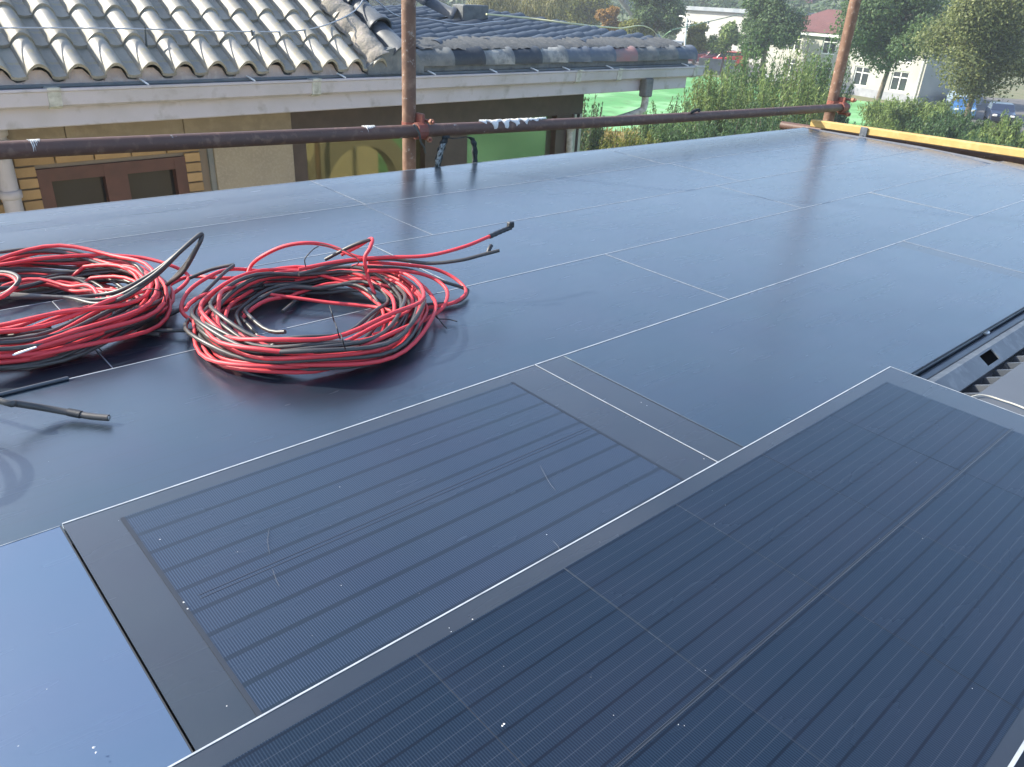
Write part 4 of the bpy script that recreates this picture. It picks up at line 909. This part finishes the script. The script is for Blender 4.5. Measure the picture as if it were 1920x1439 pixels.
# ------------------------------------------------------------------ cable coils
m_red = mat('red_cable', (.62, .052, .064), .5, spec=.4, var=(14., .5, .85, (.52, .055, .062)), bump=(150., .06, .001))
m_blk = mat('black_cable', (.055, .052, .050), .42, spec=.5, var=(16., .5, .85, (.09, .085, .08)), bump=(150., .06, .001))
m_tape = mat('black_tape', (.02, .022, .026), .5, bump=(40., .5, .003)); m_cu = mat('bare_end', (.5, .5, .48), .35, .8)
CR = .0040
def coil_path(c, turns, r_in, r_out, zmax, seed, ell=(1.0, 1.0), rot=0.0, phase=0.0, sides=None):
    """one long cable wound turn upon turn: radius and height wander slowly"""
    r = random.Random(seed); P = []; n = 44; rr = r.uniform(r_in, r_out); zz = .008; ox = oy = 0
    keys = []
    for t in range(turns + 2):
        keys.append((r.uniform(r_in, r_out), CR + .002 + (zmax - CR) * (t / turns) ** .8 * r.uniform(.55, 1.0), r.uniform(-.015, .015), r.uniform(-.015, .015), r.uniform(-.02, .02), r.uniform(0, 6.28)))
    for i in range(turns * n):
        t = i / n; k = int(t); f = t - k; f = f * f * (3 - 2 * f); a_, b_ = keys[k], keys[k + 1]
        R_ = a_[0] * (1 - f) + b_[0] * f; Z_ = a_[1] * (1 - f) + b_[1] * f
        X_ = a_[2] * (1 - f) + b_[2] * f; Y_ = a_[3] * (1 - f) + b_[3] * f; w_ = a_[4] * (1 - f) + b_[4] * f
        an = 2 * math.pi * t + phase; R2 = R_ + w_ * .5 * math.sin(2 * an + a_[5]) + .010 * math.sin(3 * an + seed)
        x, y = R2 * math.cos(an) * ell[0], R2 * math.sin(an) * ell[1]
        zz = max(CR + .001, Z_ * (1 + .35 * math.sin(an * 1 + a_[5])) + .006 * math.sin(5 * an + seed))
        P.append(Vector((c[0] + X_ + x * math.cos(rot) - y * math.sin(rot), c[1] + Y_ + x * math.sin(rot) + y * math.cos(rot), zz)))
    return P
def pz(*pts): return [on_z(x, y, z) for x, y, z in pts]
def cable(name, pts, m, parent, r=CR, n=8, seg=8): return part(name, MB().tube(spline(pts, n), r, seg), m, parent)
VR = math.atan2(.651, .617)             # plan direction of view, long axis of the coils
# right coil
rc_ = thing('cable_coil', 'right coil of red and black solar cable with two raised ends', 'cable coil', (.70, 1.33, 0), group='cable coils')
C1 = (.695, 1.315)
part('red_cable', MB().tube(coil_path(C1, 8, .185, .250, .046, 41, (1.08, .94), VR), CR, 8), m_red, rc_)
part('red_cable', MB().tube(coil_path(C1, 6, .175, .245, .056, 43, (1.08, .94), VR, 2.0), CR, 8), m_red, rc_)
part('black_cable', MB().tube(coil_path(C1, 8, .180, .248, .044, 47, (1.08, .94), VR, 1.0), CR, 8), m_blk, rc_)
part('black_cable', MB().tube(coil_path(C1, 4, .178, .245, .060, 53, (1.08, .94), VR, 4.0), CR, 8), m_blk, rc_)
part('red_cable', MB().tube(coil_path((.705, 1.33), 2, .135, .190, .030, 71, (1.08, .94), VR, .7), CR, 8), m_red, rc_)
part('black_cable', MB().tube(coil_path((.700, 1.325), 3, .130, .185, .034, 73, (1.08, .94), VR, 3.1), CR, 8), m_blk, rc_)
cable('red_cable', pz((560, 505, .075), (640, 490, .085), (720, 483, .085), (800, 480, .090), (870, 463, .108), (922, 442, .124)), m_red, rc_)
cable('tape_wrap', pz((918, 444, .1225), (940, 434, .128), (957, 427, .132)), m_tape, rc_, [.0056 + .0006 * math.sin(i * 2.1) for i in range(17)])
part('cable_tip', MB().bbox(*(lambda p: (p.x - .008, p.x + .008, p.y - .006, p.y + .006, p.z - .002, p.z + .012))(on_z(957, 426, .133)), .002), m_tape, rc_)
cable('black_cable', pz((560, 515, .07), (650, 492, .08), (730, 486, .078), (800, 494, .075), (860, 489, .085), (905, 478, .097), (936, 470, .105)), m_blk, rc_)
part('cable_tip', MB().tube(spline(pz((915, 474, .100), (918, 466, .108), (921, 461, .112)), 3), .005, 6), m_tape, rc_)
cable('red_cable', pz((690, 492, .07), (760, 497, .06), (815, 505, .045), (855, 524, .028), (874, 548, .014), (850, 568, .008), (800, 578, .006), (750, 592, .008)), m_red, rc_)
cable('black_cable', pz((680, 500, .06), (760, 505, .05), (830, 528, .032), (868, 540, .018), (877, 548, .010), (858, 566, .0055), (800, 572, .0055), (730, 580, .0055)), m_blk, rc_)
cable('red_cable', pz((690, 508, .07), (760, 509, .06), (810, 521, .045), (838, 545, .03), (832, 575, .018), (805, 595, .010), (770, 612, .008), (700, 628, .010)), m_red, rc_)
cable('red_cable', pz((455, 560, .012), (462, 525, .03), (470, 500, .05), (490, 482, .075), (530, 463, .10), (575, 456, .11), (620, 462, .10), (670, 482, .085), (720, 486, .075)), m_red, rc_)
cable('red_cable', pz((640, 478, .085), (670, 463, .105), (697, 448, .12), (694, 465, .11), (684, 485, .09), (690, 520, .05), (703, 552, .02)), m_red, rc_)
cable('black_cable', pz((610, 487, .07), (650, 466, .10), (676, 455, .115), (694, 450, .121)), m_blk, rc_)
cable('red_cable', pz((500, 552, .02), (560, 560, .016), (620, 568, .012), (700, 576, .012), (740, 585, .02)), m_red, rc_)
cable('black_cable', pz((530, 585, .006), (560, 560, .006), (590, 535, .006), (600, 520, .006)), m_blk, rc_)
cable('black_cable', pz((300, 628, .0055), (260, 622, .0055), (330, 620, .0055), (390, 622, .0055), (450, 640, .007)), m_blk, rc_)
cable('black_cable', pz((355, 522, .03), (395, 506, .045), (430, 498, .055), (437, 499, .055), (420, 512, .05), (370, 560, .03), (330, 585, .012), (300, 598, .006)), m_blk, rc_)
cable('red_cable', pz((300, 545, .012), (352, 520, .02), (420, 522, .03), (500, 520, .02), (560, 525, .02)), m_red, rc_)
cable('red_cable', pz((500, 510, .03), (440, 505, .045), (400, 515, .05), (355, 545, .035), (340, 580, .02), (362, 603, .012), (400, 618, .01), (470, 630, .012), (560, 650, .012)), m_red, rc_)
m_tie = mat('tie_wire', (.02, .02, .022), .5)
def tie(parent, pts, r=.0012): return part('tie_wire', MB().tube(spline(pts, 6), r, 5), m_tie, parent)
tie(rc_, pz((573, 500, .08), (572, 486, .10), (585, 470, .115), (597, 462, .118))); tie(rc_, pz((600, 458, .115), (640, 468, .112), (668, 484, .10), (672, 494, .09), (660, 500, .07)))
for (x, y) in ((620, 590), (630, 620), (640, 640)): tie(rc_, pz((x - 2, y - 16, .09), (x + 2, y - 4, .088), (x + 5, y + 8, .075), (x + 8, y + 16, .06)))
tie(rc_, pz((815, 590, .02), (822, 598, .010), (840, 599, .005), (857, 603, .004))); tie(rc_, pz((818, 592, .02), (830, 608, .004), (838, 616, .002)))
# left coil
lc_ = thing('cable_coil', 'left coil of red and black solar cable cut by the picture edge', 'cable coil', (.26, 1.60, 0), group='cable coils')
C2 = (.262, 1.635)
part('red_cable', MB().tube(coil_path(C2, 9, .190, .262, .055, 61, (1.0, 1.0), VR), CR, 8), m_red, lc_)
part('red_cable', MB().tube(coil_path(C2, 7, .18, .258, .066, 63, (1.0, 1.0), VR, 2.5), CR, 8), m_red, lc_)
part('black_cable', MB().tube(coil_path(C2, 9, .18, .258, .055, 67, (1.0, 1.0), VR, 1.2), CR, 8), m_blk, lc_)
part('black_cable', MB().tube(coil_path(C2, 3, .18, .25, .072, 69, (1.0, 1.0), VR, 3.2), CR, 8), m_blk, lc_)
part('red_cable', MB().tube(coil_path((.26, 1.64), 5, .11, .20, .035, 75, (1.0, 1.0), VR, 1.7), CR, 8), m_red, lc_)
part('black_cable', MB().tube(coil_path((.265, 1.635), 4, .10, .19, .040, 77, (1.0, 1.0), VR, 4.1), CR, 8), m_blk, lc_)
for dx_, dz_ in ((0, 0), (-9, -.006), (7, -.01)):
    cable('black_cable', pz((20, 555 + dx_ * .4, .06), (120, 558, .06), (180, 563 + dx_, .06), (230, 552 + dx_, .075), (290, 515 + dx_ * .6, .11 + dz_), (340, 470, .15 + dz_), (371, 443, .172 + dz_ * .3), (379, 441, .172 + dz_ * .3), (372, 460, .155), (345, 505 + dx_ * .5, .10), (318, 530, .06), (300, 545, .04)), m_blk, lc_)
cable('black_cable', pz((-60, 482, .05), (0, 473, .06), (60, 467, .065), (120, 470, .06), (165, 480, .05), (186, 492, .035), (182, 500, .03)), m_blk, lc_)
cable('red_cable', pz((-80, 505, .05), (0, 497, .06), (80, 485, .065), (170, 479, .065), (260, 483, .06), (320, 498, .05), (352, 516, .03), (345, 535, .02), (310, 560, .015), (260, 590, .015)), m_red, lc_)
cable('black_cable', pz((-30, 512, .07), (10, 511, .085), (32, 518, .09), (34, 530, .085), (10, 550, .07), (-30, 560, .06)), m_blk, lc_)
cable('red_cable', pz((-30, 518, .07), (8, 515, .08), (28, 523, .085), (30, 536, .08), (5, 556, .07), (-30, 566, .06)), m_red, lc_)
cable('red_cable', pz((-60, 690, .006), (0, 672, .006), (60, 664, .006), (130, 648, .008), (190, 628, .015)), m_red, lc_)
part('white_tie', MB().tube(pz((2, 674, .02), (36, 662, .04), (68, 651, .05)), [.0006, .0024, .0016], 6), mat('white_nylon', (.85, .85, .85), .4), lc_)
tie(lc_, pz((268, 545, .085), (280, 542, .09), (305, 548, .085), (310, 566, .06))); tie(lc_, pz((172, 640, .02), (182, 650, .008), (190, 658, .003)))
# lone black cable lying at the left, its tail standing up in loose loops beyond the picture
lb_ = thing('black_cable_end', 'lone thick black cable end lying on the panel at the left', 'cable', (.14, 1.2, 0))
cable('cable', pz((204, 784, .0065), (170, 781, .0065), (130, 774, .009), (80, 765, .018), (30, 757, .032), (0, 752, .040)) + [Vector((.04, 1.36, .06)), Vector((-.05, 1.38, .10)), Vector((-.10, 1.27, .14)), Vector((-.05, 1.19, .15)), Vector((.01, 1.26, .13)), Vector((-.06, 1.40, .09)), Vector((-.16, 1.38, .11)), Vector((-.15, 1.25, .16)), Vector((-.06, 1.22, .17)), Vector((-.03, 1.34, .13)), Vector((-.14, 1.50, .06)), Vector((-.3, 1.6, .01))], m_blk, lb_, .0052)
cable('tape_wrap', pz((152, 778, .0075), (140, 775.5, .0085), (128, 773, .0095)), m_tape, lb_, .0062)
e_ = on_z(204, 784, .0065); part('cut_end', MB().tube([e_, e_ + (e_ - on_z(170, 781, .0065)).normalized() * .0015], .0035, 8), m_cu, lb_)
a_, b_ = on_z(-40, 750, .003), on_z(128, 709, .003)
tag(link('rubber_strip', MB().tube([a_, a_.lerp(b_, .5), b_], .0032, 6).mesh('rubber_strip'), m_rub), 'thin black rubber strip along the panel edge below the left coil', 'rubber strip')

# ------------------------------------------------------------------ plaster crumbs scattered on the glass
mb = MB()
def crumb(p, s):
    k = 5; r = random.Random(p.x * 977 + p.y * 131); a0 = r.random() * 6
    ring = [p + Vector((math.cos(a0 + 6.283 * i / k) * s * r.uniform(.5, 1.3), math.sin(a0 + 6.283 * i / k) * s * r.uniform(.5, 1.3), .0002)) for i in range(k)]
    mb.add(ring + [p + Vector((0, 0, s * .7))], [(i, (i + 1) % k, k) for i in range(k)])
for i in range(26):
    x, y = random.uniform(0, 1920), random.uniform(300, 1430)
    if random.random() < .5: y = random.uniform(760, 1430)
    P = on_z(x, y, .0005)
    if P.x < 4.5 and P.y < 2.45 and not (P.x > 1.49 and P.y < .5) and P.y > .06: crumb(P, random.choice((.0003, .0004, .0005, .0007)))
for (x, y, s) in ((345, 1130, .0035), (352, 1142, .003), (176, 1402, .003), (180, 1412, .0025), (942, 1362, .003), (945, 1358, .0025), (1202, 755, .002), (1213, 761, .002), (1320, 861, .002), (886, 1162, .002), (842, 1178, .0015), (846, 1185, .0015), (1025, 1003, .0018), (1340, 983, .0012), (300, 1012, .002), (85, 432, .004), (310, 390, .004), (335, 392, .004), (1730, 1010, .001)):
    crumb(on_z(x, y, .0008), s * .42)
tag(link('plaster_crumbs', mb.mesh('plaster_crumbs'), m_plast), 'tiny white plaster crumbs scattered over the solar panels', 'crumbs', kind='stuff')

# ------------------------------------------------------------------ thin summer haze in the air
hz = bpy.data.materials.new('haze_air'); hz.use_nodes = True; N = hz.node_tree.nodes; N.remove(N['Principled BSDF'])
pv = N.new('ShaderNodeVolumePrincipled'); pv.inputs['Color'].default_value = (.86, .92, 1.0, 1); pv.inputs['Density'].default_value = .0010; pv.inputs['Anisotropy'].default_value = .3
hz.node_tree.links.new(pv.outputs[0], N['Material Output'].inputs['Volume'])
tag(link('haze', MB().box(-410, 610, -410, 610, GZ - 1.5, 60).mesh('haze'), hz), 'thin pale haze filling the air over the gardens', 'haze', kind='stuff')
